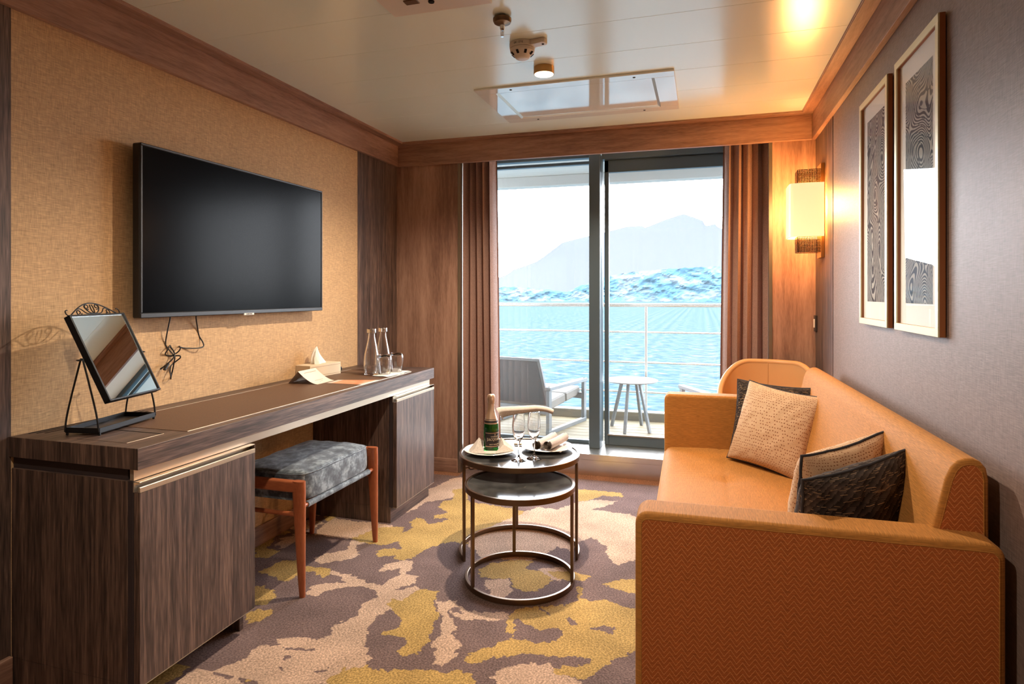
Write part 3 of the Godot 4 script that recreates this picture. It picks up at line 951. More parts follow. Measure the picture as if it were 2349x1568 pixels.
func build_ceiling_fittings() -> void:
	var t := thing("sprinkler", "chrome sprinkler head with bronze cup on the ceiling", "sprinkler", Vector3(-0.702, CEIL, -2.162))
	var g := G.new()
	g.lathe([Vector2(0.0, -0.030), Vector2(0.014, -0.030), Vector2(0.030, -0.024), Vector2(0.034, -0.016), Vector2(0.034, -0.008), Vector2(0.020, 0.0), Vector2(0.0, 0.0)], 32)
	part(t, "cup", g, M.bronze)
	g = G.new()
	g.lathe([Vector2(0.0, -0.052), Vector2(0.005, -0.052), Vector2(0.0085, -0.044), Vector2(0.0085, -0.030), Vector2(0.0, -0.030)], 20)
	part(t, "body", g, M.chrome)
	g = G.new()
	for k in 4:
		var a := TAU * k / 4
		g.bar(Vector3(cos(a) * 0.006, -0.050, sin(a) * 0.006), Vector3(cos(a) * 0.0045, -0.072, sin(a) * 0.0045), 0.0025, 0.0025, 0.0004)
	g.lathe([Vector2(0.0, -0.074), Vector2(0.006, -0.074), Vector2(0.006, -0.071), Vector2(0.0, -0.071)], 16)
	part(t, "deflector", g, M.chrome)

	t = thing("smoke_detector", "white smoke detector with a side arm on the ceiling", "smoke detector", Vector3(-0.700, CEIL, -2.42))
	g = G.new()
	g.lathe([Vector2(0.0, -0.022), Vector2(0.050, -0.022), Vector2(0.052, -0.020), Vector2(0.052, -0.002), Vector2(0.050, 0.0), Vector2(0.0, 0.0)], 40)
	part(t, "base", g, M.plastic_white)
	g = G.new()
	g.extrude(rr(0.0, -0.020, 0.108, 0.020, 0.012), 0.0, 0.02, 0.003)
	var arm := part(t, "side_arm", g, M.plastic_white)
	arm.rotation = Vector3(PI / 2, 0, 0)
	arm.rotation_degrees = Vector3(90, -14, 0)
	g = G.new()
	g.lathe([Vector2(0.0, -0.064), Vector2(0.020, -0.064), Vector2(0.028, -0.059), Vector2(0.034, -0.049), Vector2(0.049, -0.035), Vector2(0.050, -0.024), Vector2(0.0, -0.022)], 40)
	part(t, "sensor_head", g, M.plastic_white)
	for k in 8:
		var a := TAU * k / 8 + 0.2
		g = G.new()
		g.bar(Vector3(cos(a) * 0.036, -0.050, sin(a) * 0.036), Vector3(cos(a) * 0.047, -0.039, sin(a) * 0.047), 0.010, 0.0025, 0.0005)
		part(t, "vent", g, M.gap_dark)
	letters(t, "number", "04 - 016", 0.011, M.gap_dark, Transform3D(Basis(Vector3.UP, -0.05), Vector3(0, -0.012, 0)), "Droid Sans", 0.0524)
	g = G.new()
	g.lathe([Vector2(0.0, -0.002), Vector2(0.005, -0.002), Vector2(0.005, 0.0), Vector2(0.0, 0.0)], 12)
	var led := part(t, "indicator", g, M.gap_dark)
	led.position = Vector3(0.092, -0.0205, 0.023)

	for e in [[-2.70, "small round brass ceiling spotlight beside the smoke detector"], [-0.55, "small round brass ceiling spotlight above the viewer"]]:
		t = thing("ceiling_spotlight", e[1], "spotlight", Vector3(-0.68, CEIL, e[0]), 0.0, "ceiling spotlights")
		spot_fitting(t)

	# polished inspection hatch
	t = thing("ceiling_hatch", "polished white inspection hatch in the ceiling near the window", "hatch", Vector3(-0.605, CEIL, -3.19))
	g = G.new()
	var w := 0.482
	var d := 0.302
	var iw := 0.388
	var id := 0.234
	for e in [[-w, w, -d, -id], [-w, w, id, d], [-w, -iw, -id, id], [iw, w, -id, id]]:
		g.span(Vector3(e[0], -0.010, e[2]), Vector3(e[1], 0.0, e[3]), 0.0015)
	part(t, "frame", g, M.hatch_metal, 1, 15.0)
	g = G.new()
	g.span(Vector3(-iw + 0.012, -0.004, -id + 0.012), Vector3(iw - 0.012, 0.003, id - 0.012), 0.001)
	part(t, "door", g, M.hatch_metal, 1, 15.0)
	g = G.new()
	for e in [[-1, 0], [1, 0], [0, -1], [0, 1]]:
		var a := Vector3(e[0] * iw if e[0] else -iw, -0.010, e[1] * id if e[1] else -id)
		var b := Vector3(e[0] * iw if e[0] else iw, -0.010, e[1] * id if e[1] else id)
		var k := Vector3(e[0] * 0.014, 0, e[1] * 0.014)
		var a2 := Vector3(a.x * (1.0 - 0.014 / iw), -0.0035, a.z * (1.0 - 0.014 / id))
		var b2 := Vector3(b.x * (1.0 - 0.014 / iw), -0.0035, b.z * (1.0 - 0.014 / id))
		g.face([a, b, b2, a2], Vector3(0, 0.5, 0))
	part(t, "bevel", g, M.champagne_metal, 1, 0.0)
	for e in [[-0.30, -0.268], [0.30, -0.268], [-0.30, 0.268], [0.30, 0.268]]:
		g = G.new()
		g.lathe([Vector2(0.0, -0.012), Vector2(0.006, -0.0115), Vector2(0.007, -0.0095), Vector2(0.0, -0.0095)], 12)
		var o := part(t, "screw", g, M.gap_dark)
		o.position = Vector3(e[0], 0, e[1])

	t = thing("access_panel", "flat cream access panel in the ceiling above the sprinkler", "access panel", Vector3(-0.885, CEIL, -1.80))
	g = G.new()
	g.span(Vector3(-0.187, -0.008, -0.236), Vector3(0.187, 0.0, 0.236), 0.001)
	part(t, "plate", g, M.plastic_white, 1, 15.0)
	g = G.new()
	g.span(Vector3(-0.10, -0.012, -0.158), Vector3(-0.05, -0.008, -0.128), 0.001)
	part(t, "latch", g, M.bronze)
	g = G.new()
	g.lathe([Vector2(0.0, -0.014), Vector2(0.010, -0.013), Vector2(0.011, -0.008), Vector2(0.0, -0.008)], 16)
	part(t, "lock", g, M.gap_dark).position = Vector3(-0.008, 0, -0.16)

# ------------------------------------------------------------------ wall lamp, pictures, switch
func lattice(g: G, o: Vector3, u: Vector3, v: Vector3, nu: int, nv: int, w: float) -> void:   # a flat metal grille
	for i in nu + 1:
		var a := o + u * (float(i) / nu)
		g.bar(a, a + v, w, w, 0.0)
	for j in nv + 1:
		var a := o + v * (float(j) / nv)
		g.bar(a, a + u, w, w, 0.0)

func build_wall_lamp() -> void:
	var t := thing("wall_lamp", "lit wall lamp with a curved white glass shade and bronze grilles", "lamp", Vector3(RIGHT, 1.615, -3.60))
	var g := G.new()
	g.span(Vector3(-0.020, -0.245, -0.055), Vector3(-0.002, 0.245, 0.055), 0.0015)
	part(t, "back_plate", g, M.brass)
	for e in [[0.135, 0.215], [-0.215, -0.135]]:
		g = G.new()
		var x0 := -0.128
		var x1 := -0.020
		for z in [-0.048, 0.048]:
			lattice(g, Vector3(x0, e[0], z), Vector3(x1 - x0, 0, 0), Vector3(0, e[1] - e[0], 0), 14, 10, 0.0032)
		lattice(g, Vector3(x0, e[0], -0.048), Vector3(0, 0, 0.096), Vector3(0, e[1] - e[0], 0), 12, 10, 0.0032)
		part(t, "grille", g, M.bronze, 1, 0.0, "bronze wire grille box")
	# shade: a sheet of opal glass bent round the front
	var prof := []
	for q in [[-0.012, 0.100], [-0.10, 0.100], [-0.152, 0.096], [-0.166, 0.088], [-0.172, 0.074], [-0.174, 0.0], [-0.172, -0.074], [-0.166, -0.088], [-0.152, -0.096], [-0.10, -0.100], [-0.012, -0.100]]:
		prof.append(Vector2(q[0], q[1]))
	g = G.new()
	for i in prof.size() - 1:
		var a: Vector2 = prof[i]
		var b: Vector2 = prof[i + 1]
		var lo := -0.138
		var hi := 0.138
		g.quad(Vector3(b.x, lo, b.y), Vector3(a.x, lo, a.y), Vector3(a.x, hi, a.y), Vector3(b.x, hi, b.y))
		var k := 0.96
		var a2 := Vector2(a.x * k - 0.002, a.y * k)
		var b2 := Vector2(b.x * k - 0.002, b.y * k)
		g.quad(Vector3(a2.x, lo, a2.y), Vector3(b2.x, lo, b2.y), Vector3(b2.x, hi, b2.y), Vector3(a2.x, hi, a2.y))
		g.quad(Vector3(a.x, hi, a.y), Vector3(a2.x, hi, a2.y), Vector3(b2.x, hi, b2.y), Vector3(b.x, hi, b.y))
		g.quad(Vector3(a.x, lo, a.y), Vector3(b.x, lo, b.y), Vector3(b2.x, lo, b2.y), Vector3(a2.x, lo, a2.y))
	part(t, "shade", g, M.lamp_glow, 1, 50.0, "glowing white glass shade")
	var l := OmniLight3D.new()
	l.name = "wall_lamp_light"
	l.light_color = Color(1.0, 0.72, 0.42)
	l.light_energy = LAMP_ENERGY
	l.light_size = 0.06
	l.omni_range = 12.0
	l.omni_attenuation = 2.0
	l.shadow_enabled = true
	l.position = Vector3(-0.09, 0.03, 0.0)
	t.add_child(l)

func picture(z0: float, z1: float, label: String, art_mat: Material) -> void:
	var y0 := 1.067
	var y1 := 1.912
	var t := thing("framed_picture", label, "picture", Vector3(RIGHT, (y0 + y1) / 2, (z0 + z1) / 2), 0.0, "framed wave prints above the sofa")
	var h := (y1 - y0) / 2
	var w := absf(z1 - z0) / 2
	var b := 0.022
	for e in [[Vector3(-0.020, h - b, -w), Vector3(0, h, w)], [Vector3(-0.020, -h, -w), Vector3(0, -h + b, w)], [Vector3(-0.020, -h + b, -w), Vector3(0, h - b, -w + b)], [Vector3(-0.020, -h + b, w - b), Vector3(0, h - b, w)]]:
		var g := G.new()
		g.span(Vector3(-0.0205, e[0].y, e[0].z), Vector3(-0.016, e[1].y, e[1].z), 0.0006)
		var o := part(t, "frame_bar", g, M.pale_frame, 1, 15.0, "pale gold frame bar")
		g = G.new()
		g.span(Vector3(-0.0165, e[0].y, e[0].z), Vector3(-0.003, e[1].y, e[1].z))
		part(o, "wooden_edge", g, M.frame_side, 1, 15.0)
	var g2 := G.new()
	g2.span(Vector3(-0.0085, -h + b, -w + b), Vector3(-0.004, h - b, w - b))
	part(t, "mat_board", g2, M.mat_board)
	g2 = G.new()
	var ah := h - 0.085
	var aw := w - 0.075
	var x := -0.0088
	g2.quad(Vector3(x, -ah, -aw), Vector3(x, -ah, aw), Vector3(x, ah, aw), Vector3(x, ah, -aw), Vector2(0, 1), Vector2(1, 1), Vector2(1, 0), Vector2(0, 0))
	part(t, "print", g2, art_mat, 1, 0.0, "print of flowing dark lines")
	g2 = G.new()
	g2.quad(Vector3(-0.012, -h + b, -w + b), Vector3(-0.012, -h + b, w - b), Vector3(-0.012, h - b, w - b), Vector3(-0.012, h - b, -w + b))
	part(t, "glazing", g2, M.picture_glass, 1, 0.0)

func build_wall_things() -> void:
	build_wall_lamp()
	picture(-1.869, -2.255, "framed wave print mirroring the bright window in its glass", M.art_one)
	picture(-2.339, -2.719, "framed wave print closer to the lit wall lamp", M.art_two)
	var t := thing("light_switch", "dark light switch with a pale rocker below the wall lamp", "switch", Vector3(RIGHT - 0.002, 1.017, -3.79))
	var g := G.new()
	g.span(Vector3(-0.010, -0.045, -0.026), Vector3(0, 0.045, 0.026), 0.002)
	part(t, "plate", g, M.switch_plate)
	g = G.new()
	g.span(Vector3(-0.014, -0.024, -0.012), Vector3(-0.009, 0.024, 0.012), 0.002)
	part(t, "rocker", g, M.paper)

# ------------------------------------------------------------------ desk side of the room
func cabinet(z_near: float, z_far: float, label: String, near_open: bool) -> void:
	var zc := (z_near + z_far) / 2
	var t := thing("desk_cabinet", label, "cabinet", Vector3(-1.75, 0, zc))
	var hz := (z_near - z_far) / 2
	var g := G.new()
	g.span(Vector3(-0.247, 0.083, -hz), Vector3(0.205, 0.655, hz), 0.001)
	part(t, "body", g, M.zebra_wood)
	g = G.new()
	g.span(Vector3(0.207, 0.083, -hz), Vector3(0.226, 0.655, hz), 0.001)
	part(t, "front_edging", g, M.leather_dark)
	g = G.new()
	g.span(Vector3(0.228, 0.083, -hz), Vector3(0.250, 0.625, hz), 0.001)
	var door := part(t, "door", g, M.zebra_wood)
	g = G.new()
	g.span(Vector3(0.243, 0.625, -hz), Vector3(0.251, 0.640, hz), 0.001)
	g.span(Vector3(0.226, 0.625, -hz), Vector3(0.229, 0.655, hz))
	g.span(Vector3(0.226, 0.652, -hz), Vector3(0.250, 0.655, hz), 0.0005)
	part(door, "handle_channel", g, M.champagne_metal, 1, 20.0, "champagne coloured metal handle channel")
	g = G.new()
	g.span(Vector3(0.226, 0.626, -hz), Vector3(0.250, 0.655, -hz + 0.002))
	part(door, "channel_end", g, M.zebra_wood)
	g = G.new()
	g.span(Vector3(0.228, 0.0815, -hz), Vector3(0.2505, 0.083, hz))
	part(door, "bottom_strip", g, M.champagne_metal)
	g = G.new()
	if near_open:
		g.span(Vector3(-0.247, 0, hz - 0.018), Vector3(0.200, 0.083, hz))
		g.span(Vector3(-0.247, 0, -hz), Vector3(0.200, 0.083, -hz + 0.018))
		g.span(Vector3(-0.247, 0, -hz + 0.018), Vector3(-0.10, 0.083, hz - 0.018))
	else:
		g.span(Vector3(-0.247, 0, -hz), Vector3(0.215, 0.083, hz))
	part(t, "plinth", g, M.zebra_wood, 2)
	# recessed band that carries the worktop
	g = G.new()
	g.span(Vector3(-0.247, 0.655, -hz + 0.006), Vector3(0.200, 0.690, hz - 0.006))
	part(t, "top_recess", g, M.leather_dark)

func build_desk() -> void:
	var t := thing("worktop", "long zebrano desk worktop with an inlaid leather pad", "worktop", Vector3(-1.75, 0.69, -2.336))
	var g := G.new()
	g.span(Vector3(-0.25, 0, -0.994), Vector3(0.25, 0.06, 0.994), 0.001)
	part(t, "slab", g, M.zebra_wood, 2, 15.0)
	g = G.new()   # pale metal apron below the front edge
	g.span(Vector3(0.212, -0.034, -0.985), Vector3(0.226, 0.0, 0.985), 0.0005)
	part(t, "apron", g, M.champagne_metal)
	g = G.new()
	g.span(Vector3(-0.163, 0.0595, -0.774), Vector3(0.208, 0.0612, 0.78), 0.0004)
	part(t, "leather_pad", g, M.desk_pad)
	for x in [-0.165, 0.210]:
		g = G.new()
		g.span(Vector3(x - 0.0018, 0.0595, -0.776), Vector3(x + 0.0018, 0.0622, 0.78), 0.0006)
		part(t, "metal_inlay", g, M.champagne_metal)
	for k in 3:   # ventilation slots by the wall, their shade painted as flush dark strips
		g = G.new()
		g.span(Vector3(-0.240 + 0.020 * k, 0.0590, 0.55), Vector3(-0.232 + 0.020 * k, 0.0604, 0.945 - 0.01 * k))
		part(t, "painted_vent_slot", g, M.gap_dark)
	g = G.new()
	g.span(Vector3(-0.03, 0.0595, 0.832), Vector3(0.162, 0.0608, 0.952), 0.0005)
	part(t, "flap", g, M.zebra_wood, 2)
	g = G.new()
	g.span(Vector3(-0.03, 0.0590, 0.823), Vector3(0.162, 0.0604, 0.832))  # flush dark strip painting the shade of the gap beside the flap
	part(t, "painted_flap_slot", g, M.gap_dark)
	g = G.new()
	g.span(Vector3(0.162, 0.0595, 0.823), Vector3(0.164, 0.0612, 0.952), 0.0004)
	part(t, "metal_inlay", g, M.champagne_metal)
	cabinet(-1.349, -1.815, "zebrano desk cabinet under the dressing mirror", true)
	cabinet(-2.868, -3.330, "zebrano desk cabinet under the water carafes", false)

func build_tv() -> void:
	var t := thing("television", "large black flat television mounted on the tan wall", "television", Vector3(LEFT, 1.409, -2.297))
	var w := 0.558
	var h := 0.3165
	var g := G.new()
	g.span(Vector3(0.030, -h, -w), Vector3(0.066, h, w), 0.004)
	part(t, "housing", g, M.black_plastic)
	g = G.new()
	g.span(Vector3(0.004, -0.14, -0.2), Vector3(0.032, 0.14, 0.2))
	part(t, "wall_bracket", g, M.black_metal)
	g = G.new()
	for e in [[-h, -h + 0.019, -w, w], [h - 0.010, h, -w, w], [-h + 0.019, h - 0.010, -w, -w + 0.010], [-h + 0.019, h - 0.010, w - 0.010, w]]:
		g.span(Vector3(0.062, e[0], e[2]), Vector3(0.0705, e[1], e[3]), 0.0025)
	part(t, "bezel", g, M.black_plastic, 1, 20.0)
	g = G.new()
	g.span(Vector3(0.060, -h + 0.017, -w + 0.009), Vector3(0.0675, h - 0.009, w - 0.009))
	part(t, "screen", g, M.tv_screen, 1, 0.0, "dark glossy screen")
	g = G.new()
	g.span(Vector3(0.064, -h - 0.006, -0.032), Vector3(0.071, -h + 0.004, 0.032), 0.001)
	part(t, "badge", g, M.plain_white)
	letters(t, "badge_print", "SAMSUNG", 0.008, M.gap_dark, Transform3D(Basis(Vector3.UP, PI / 2), Vector3(0.0712, -h - 0.001, 0)), "Droid Sans", 0.0, 700)
	# two cords that hang below and are tied together
	var a := [[1.10, -1.914], [1.084, -1.913], [1.038, -1.906], [0.993, -1.911], [0.976, -1.917], [0.943, -1.936], [0.933, -1.935], [0.899, -1.937], [0.864, -1.941], [0.851, -1.936], [0.85, -1.923], [0.864, -1.916], [0.88, -1.923], [0.898, -1.94], [0.913, -1.959], [0.927, -1.966], [0.936, -1.959], [0.937, -1.942], [0.94, -1.921], [0.949, -1.907], [0.963, -1.903], [0.978, -1.913], [0.979, -1.928], [0.97, -1.94], [0.956, -1.943], [0.94, -1.936], [0.921, -1.921], [0.899, -1.901], [0.89, -1.889]]
	var b := [[1.10, -2.038], [1.084, -2.045], [1.043, -2.067], [1.006, -2.083], [0.98, -2.091], [0.963, -2.081], [0.958, -2.053], [0.962, -2.007], [0.969, -1.981], [0.972, -1.968], [0.965, -1.962], [0.952, -1.959], [0.94, -1.949], [0.936, -1.938]]
	t = thing("power_cord", "black cord tied in loops below the television", "cord", Vector3(LEFT, 0.85, -1.93))
	var n := 0
	for c in [a, b]:
		var path := []
		for k in c.size():
			path.append(Vector3(0.012 + 0.012 * sin(k * 1.3 + n) + (0.01 if k == 0 else 0.0), c[k][0] - 0.85, c[k][1] + 1.93))
		g = G.new()
		g.tube(smooth_path(path), 0.0026, 6)
		part(t, "cable", g, M.black_plastic)
		n += 1
	g = G.new()
	g.bar(Vector3(0.02, 0.062, 0.021), Vector3(0.022, 0.038, 0.043), 0.012, 0.009, 0.002)
	part(t, "plug", g, M.black_plastic)

func scroll(cx: float, cy: float, r0: float, r1: float, a0: float, a1: float) -> Array:
	var out := []
	for k in 25:
		var f := k / 24.0
		var a := lerpf(a0, a1, f)
		var r := lerpf(r0, r1, f)
		out.append(Vector3(cx + r * cos(a), cy + r * sin(a), 0))
	return out

func build_mirror() -> void:
	# local x runs along the tray, z faces the room
	var t := thing("dressing_mirror", "black metal dressing mirror tilted on a tray stand", "mirror", Vector3(-1.828, 0.75, -1.5437), atan2(0.9765, -0.2149))
	var g := G.new()
	var hw := 0.129
	var hd := 0.056
	for e in [[-hw, hw, -hd, -hd + 0.003], [-hw, hw, hd - 0.003, hd], [-hw, -hw + 0.003, -hd, hd], [hw - 0.003, hw, -hd, hd]]:
		g.span(Vector3(e[0], 0.008, e[2]), Vector3(e[1], 0.024, e[3]), 0.0006)
	g.span(Vector3(-hw, 0.008, -hd), Vector3(hw, 0.010, hd))
	part(t, "tray", g, M.black_metal, 1, 20.0)
	for x in [-1, 1]:
		for z in [-1, 1]:
			g = G.new()
			g.lathe([Vector2(0, 0), Vector2(0.003, 0.0), Vector2(0.004, 0.004), Vector2(0.003, 0.009), Vector2(0, 0.009)], 10)
			part(t, "foot", g, M.black_metal).position = Vector3(x * (hw - 0.004), 0, z * (hd - 0.004))
	for x in [-1, 1]:
		g = G.new()
		var px: float = x * (hw + 0.002)
		g.tube(smooth_path([Vector3(px, 0.012, hd - 0.002), Vector3(px, 0.07, hd - 0.010), Vector3(px, 0.215, 0.008), Vector3(px, 0.232, 0.0), Vector3(px, 0.215, -0.008), Vector3(px, 0.07, -hd + 0.010), Vector3(px, 0.012, -hd + 0.002)]), 0.0028, 8)
		part(t, "leg", g, M.black_metal)
		g = G.new()
		g.bar(Vector3(px - x * 0.012, 0.230, 0), Vector3(px + x * 0.016, 0.230, 0), 0.005, 0.005, 0.001)
		g.bar(Vector3(px + x * 0.010, 0.230, -0.010), Vector3(px + x * 0.010, 0.230, 0.010), 0.004, 0.003, 0.001)
		part(t, "pivot_screw", g, M.black_metal)
	# tilting head
	var head := Node3D.new()
	head.name = "mirror_head"
	head.position = Vector3(0, 0.230, 0.006)
	head.rotation.x = -deg_to_rad(27.0)
	t.add_child(head)
	var w := 0.119
	var h := 0.147
	g = G.new()
	for e in [[-w, w, -h, -h + 0.006], [-w, w, h - 0.006, h], [-w, -w + 0.006, -h, h], [w - 0.006, w, -h, h]]:
		g.span(Vector3(e[0], e[2], -0.010), Vector3(e[1], e[3], 0.012), 0.001)
	part(head, "frame", g, M.black_metal, 1, 20.0)
	g = G.new()
	g.span(Vector3(-w + 0.004, -h + 0.004, -0.009), Vector3(w - 0.004, h - 0.004, 0.0075))
	part(head, "mirror_plate", g, M.mirror_glass, 1, 0.0, "silvered mirror plate")
	g = G.new()   # wire scrolls along the top
	var arch := []
	for k in 21:
		var f := k / 10.0 - 1.0
		arch.append(Vector3(f * 0.098, h + 0.004 + 0.040 * cos(f * PI / 2), 0))
	g.tube(arch, 0.0021, 6)
	for s in [-1.0, 1.0]:
		var m := Transform3D(Basis(Vector3(s, 0, 0), Vector3.UP, Vector3.BACK), Vector3.ZERO)
		for c in [scroll(0.105, h + 0.013, 0.013, 0.008, -PI * 0.8, PI * 0.55), scroll(0.062, h + 0.012, 0.011, 0.004, -PI * 0.9, PI * 1.5), scroll(0.020, h + 0.031, 0.010, 0.004, -PI * 0.6, PI * 1.6)]:
			var pts := []
			for q in c:
				pts.append(Vector3(q.x * s, q.y, q.z))
			g.tube(pts, 0.0018, 6)
		g.tube(smooth_path([Vector3(0, h + 0.006, 0), Vector3(s * 0.018, h + 0.012, 0), Vector3(s * 0.031, h + 0.030, 0), Vector3(s * 0.022, h + 0.041, 0)]), 0.0018, 6)
		g.tube(smooth_path([Vector3(0, h + 0.006, 0), Vector3(s * 0.03, h + 0.008, 0), Vector3(s * 0.05, h + 0.024, 0), Vector3(s * 0.068, h + 0.022, 0)]), 0.0018, 6)
	g.tube(smooth_path([Vector3(0, h + 0.004, 0), Vector3(-0.006, h + 0.022, 0), Vector3(-0.004, h + 0.038, 0)]), 0.0018, 6)
	g.tube(smooth_path([Vector3(0, h + 0.004, 0), Vector3(0.006, h + 0.022, 0), Vector3(0.004, h + 0.038, 0)]), 0.0018, 6)
	part(head, "scrollwork", g, M.black_metal)

func carafe(at: Vector3, label: String) -> void:
	var t := thing("glass_carafe", label, "carafe", at, 0.0, "glass carafes on the desk")
	var o := [Vector2(0.0, 0.0), Vector2(0.034, 0.0), Vector2(0.038, 0.004), Vector2(0.0405, 0.03), Vector2(0.041, 0.075), Vector2(0.038, 0.105), Vector2(0.030, 0.145), Vector2(0.0215, 0.185), Vector2(0.018, 0.205), Vector2(0.0178, 0.228)]
	var i := []
	for k in range(o.size() - 1, 1, -1):
		i.append(Vector2(maxf(0.002, o[k].x - 0.0024), maxf(o[k].y, 0.008)))
	i.append(Vector2(0.0, 0.008))
	var g := G.new()
	g.lathe(o + i, 40)
	part(t, "bottle", g, M.clear_glass, 1, 60.0)
	g = G.new()
	g.lathe([Vector2(0.0, 0.2225), Vector2(0.0235, 0.2225), Vector2(0.0245, 0.2235), Vector2(0.0245, 0.2420), Vector2(0.0235, 0.2435), Vector2(0.0, 0.2435)], 32)
	part(t, "cap", g, M.chrome, 1, 40.0, "brushed steel cap")

func tumbler(at: Vector3, label: String) -> void:   # stands upside down
	var g := G.new()
	var o := [Vector2(0.0255, 0.0), Vector2(0.0275, 0.0), Vector2(0.031, 0.02), Vector2(0.037, 0.055), Vector2(0.0385, 0.078), Vector2(0.036, 0.094), Vector2(0.029, 0.104), Vector2(0.020, 0.106), Vector2(0.0, 0.106)]
	var i := [Vector2(0.0, 0.098), Vector2(0.026, 0.096), Vector2(0.033, 0.090), Vector2(0.0365, 0.078), Vector2(0.035, 0.055), Vector2(0.029, 0.02), Vector2(0.0255, 0.0)]
	g.lathe(o + i, 40)
	solo("water_glass", label, "glass", at, g, M.clear_glass, 1, 60.0, "upturned water glasses")

func build_desk_things() -> void:
	var y := 0.7514
	carafe(Vector3(-1.683, y, -2.935), "clear glass carafe with steel cap beside the orange leaflet")
	carafe(Vector3(-1.676, y, -3.045), "clear glass carafe with steel cap behind the other carafe")
	# crumpled paper napkin under the glasses
	var g := G.new()
	var rows := []
	rng.seed = 21
	for i in 9:
		var row := []
		for j in 13:
			var u := j / 12.0
			var v := i / 8.0
			var e := minf(minf(u, 1 - u), minf(v, 1 - v))
			row.append(Vector3(-0.055 + 0.11 * v + rng.randf_range(-0.004, 0.004), 0.0006 + (0.004 * rng.randf() if e < 0.02 else 0.0012 * rng.randf()) + (0.012 if u > 0.85 and v < 0.5 else 0.0), 0.125 - 0.25 * u + rng.randf_range(-0.004, 0.004)))
		rows.append(row)
	g.grid(rows, 1, 1, false)
	solo("paper_napkin", "crumpled white paper napkin under the upturned glasses", "napkin", Vector3(-1.594, y, -2.995), g, M.tissue, 1, 25.0)
	tumbler(Vector3(-1.622, y + 0.002, -2.968), "clear water glass upside down beside the two carafes")
	tumbler(Vector3(-1.612, y + 0.002, -3.082), "clear water glass upside down at the window end of the napkin")
	# tissue box
	var t := thing("tissue_box", "flat beige tissue box with a tissue pulled up", "tissue box", Vector3(-1.944, y - 0.0014, -2.835), -0.12)
	g = G.new()
	g.span(Vector3(-0.053, 0, -0.118), Vector3(0.053, 0.064, 0.118), 0.0012)
	part(t, "box", g, M.tissue_card)
	g = G.new()
	g.span(Vector3(0.0532, 0.008, -0.112), Vector3(0.0536, 0.0095, 0.112))
	g.span(Vector3(0.0532, 0.053, -0.112), Vector3(0.0536, 0.0545, 0.112))
	part(t, "border_line", g, M.print_ink)
	g = G.new()
	rng.seed = 5
	rows = []
	for i in 8:
		var f := i / 7.0
		var row := []
		for j in 21:
			var a := TAU * j / 20.0
			var r := (0.044 * pow(1.0 - f, 0.8) + 0.003) * (1.0 + 0.28 * sin(3.0 * a + 1.4 * f) + 0.10 * sin(7.0 * a + 4.0 * f))
			row.append(Vector3(cos(a) * r * 0.5 + 0.006 * f, 0.062 + 0.092 * f, sin(a) * r + 0.020 * sin(f * 2.2)))
		row[20] = row[0]
		rows.append(row)
	g.grid(rows, 1, 1, true)
	part(t, "tissue", g, M.tissue, 1, 35.0, "white tissue standing up in a peak")
	# small black pouch
	g = G.new()
	g.xf = Transform3D(Basis().scaled(Vector3(1.0, 0.55, 1.7)), Vector3.ZERO)
	g.lathe([Vector2(0.0, 0.0), Vector2(0.022, 0.002), Vector2(0.028, 0.020), Vector2(0.024, 0.040), Vector2(0.0, 0.046)], 20)
	solo("remote_pouch", "small black rounded pouch behind the tissue box", "pouch", Vector3(-1.955, y - 0.0014, -3.02), g, M.black_plastic, 1, 60.0)
	# tent card
	t = thing("tent_card", "folded cream tent card in front of the tissue box", "card", Vector3(-1.825, y, -2.612), 0.04)
	for s in [0, 1]:
		rows = []
		for i in 11:
			var f := i / 10.0
			var row := []
			for j in 2:
				var z := 0.075 - 0.15 * j
				if s == 0:   # leaf towards the wall
					row.append(Vector3(-0.028 - 0.052 * f, 0.058 * (1.0 - f), z))
				else:        # leaf towards the room, sagging
					row.append(Vector3(-0.028 + 0.105 * f, 0.058 * pow(1.0 - f, 1.7), z))
			rows.append(row)
		g = G.new()
		g.grid(rows, 1, 1, s == 1)
		for r in rows:
			for k in r.size():
				r[k] += Vector3(0, 0.0006, 0)
		g.grid(rows, 1, 1, s == 0)
		part(t, "leaf", g, M.paper, 1, 30.0)
	for e in [[0.12, -0.055, 0.045], [0.62, -0.035, 0.035], [0.74, -0.012, 0.014]]:   # lines of print
		g = G.new()
		var fx: float = e[0]
		var a := Vector3(-0.028 + 0.105 * fx, 0.058 * pow(1.0 - fx, 1.7) + 0.0012, 0)
		fx += 0.022
		var b := Vector3(-0.028 + 0.105 * fx, 0.058 * pow(1.0 - fx, 1.7) + 0.0012, 0)
		g.quad(a + Vector3(0, 0, e[2]), b + Vector3(0, 0, e[2]), b + Vector3(0, 0, e[1]), a + Vector3(0, 0, e[1]))
		part(t, "print_line", g, M.print_ink, 1, 0.0)
	# leaflet
	g = G.new()
	var q := [Vector3(-1.729, 0, -2.589), Vector3(-1.541, 0, -2.591), Vector3(-1.539, 0, -2.758), Vector3(-1.735, 0, -2.70)]
	var c := Vector3(-1.636, 0, -2.66)
	for k in 4:
		q[k] -= c
	var up := Vector3(0, 0.0012, 0)
	g.quad(q[0] + up, q[1] + up, q[2] + up, q[3] + up, Vector2(0, 1), Vector2(1, 1), Vector2(1, 0), Vector2(0, 0))
	for k in 4:
		g.quad(q[k], q[(k + 1) % 4], q[(k + 1) % 4] + up, q[k] + up, Vector2(0, 0), Vector2(0.01, 0), Vector2(0.01, 0.01), Vector2(0, 0.01))
	solo("leaflet", "orange printed leaflet lying flat on the desk", "leaflet", Vector3(c.x, y + 0.0004, c.z), g, M.flyer, 1, 0.0)

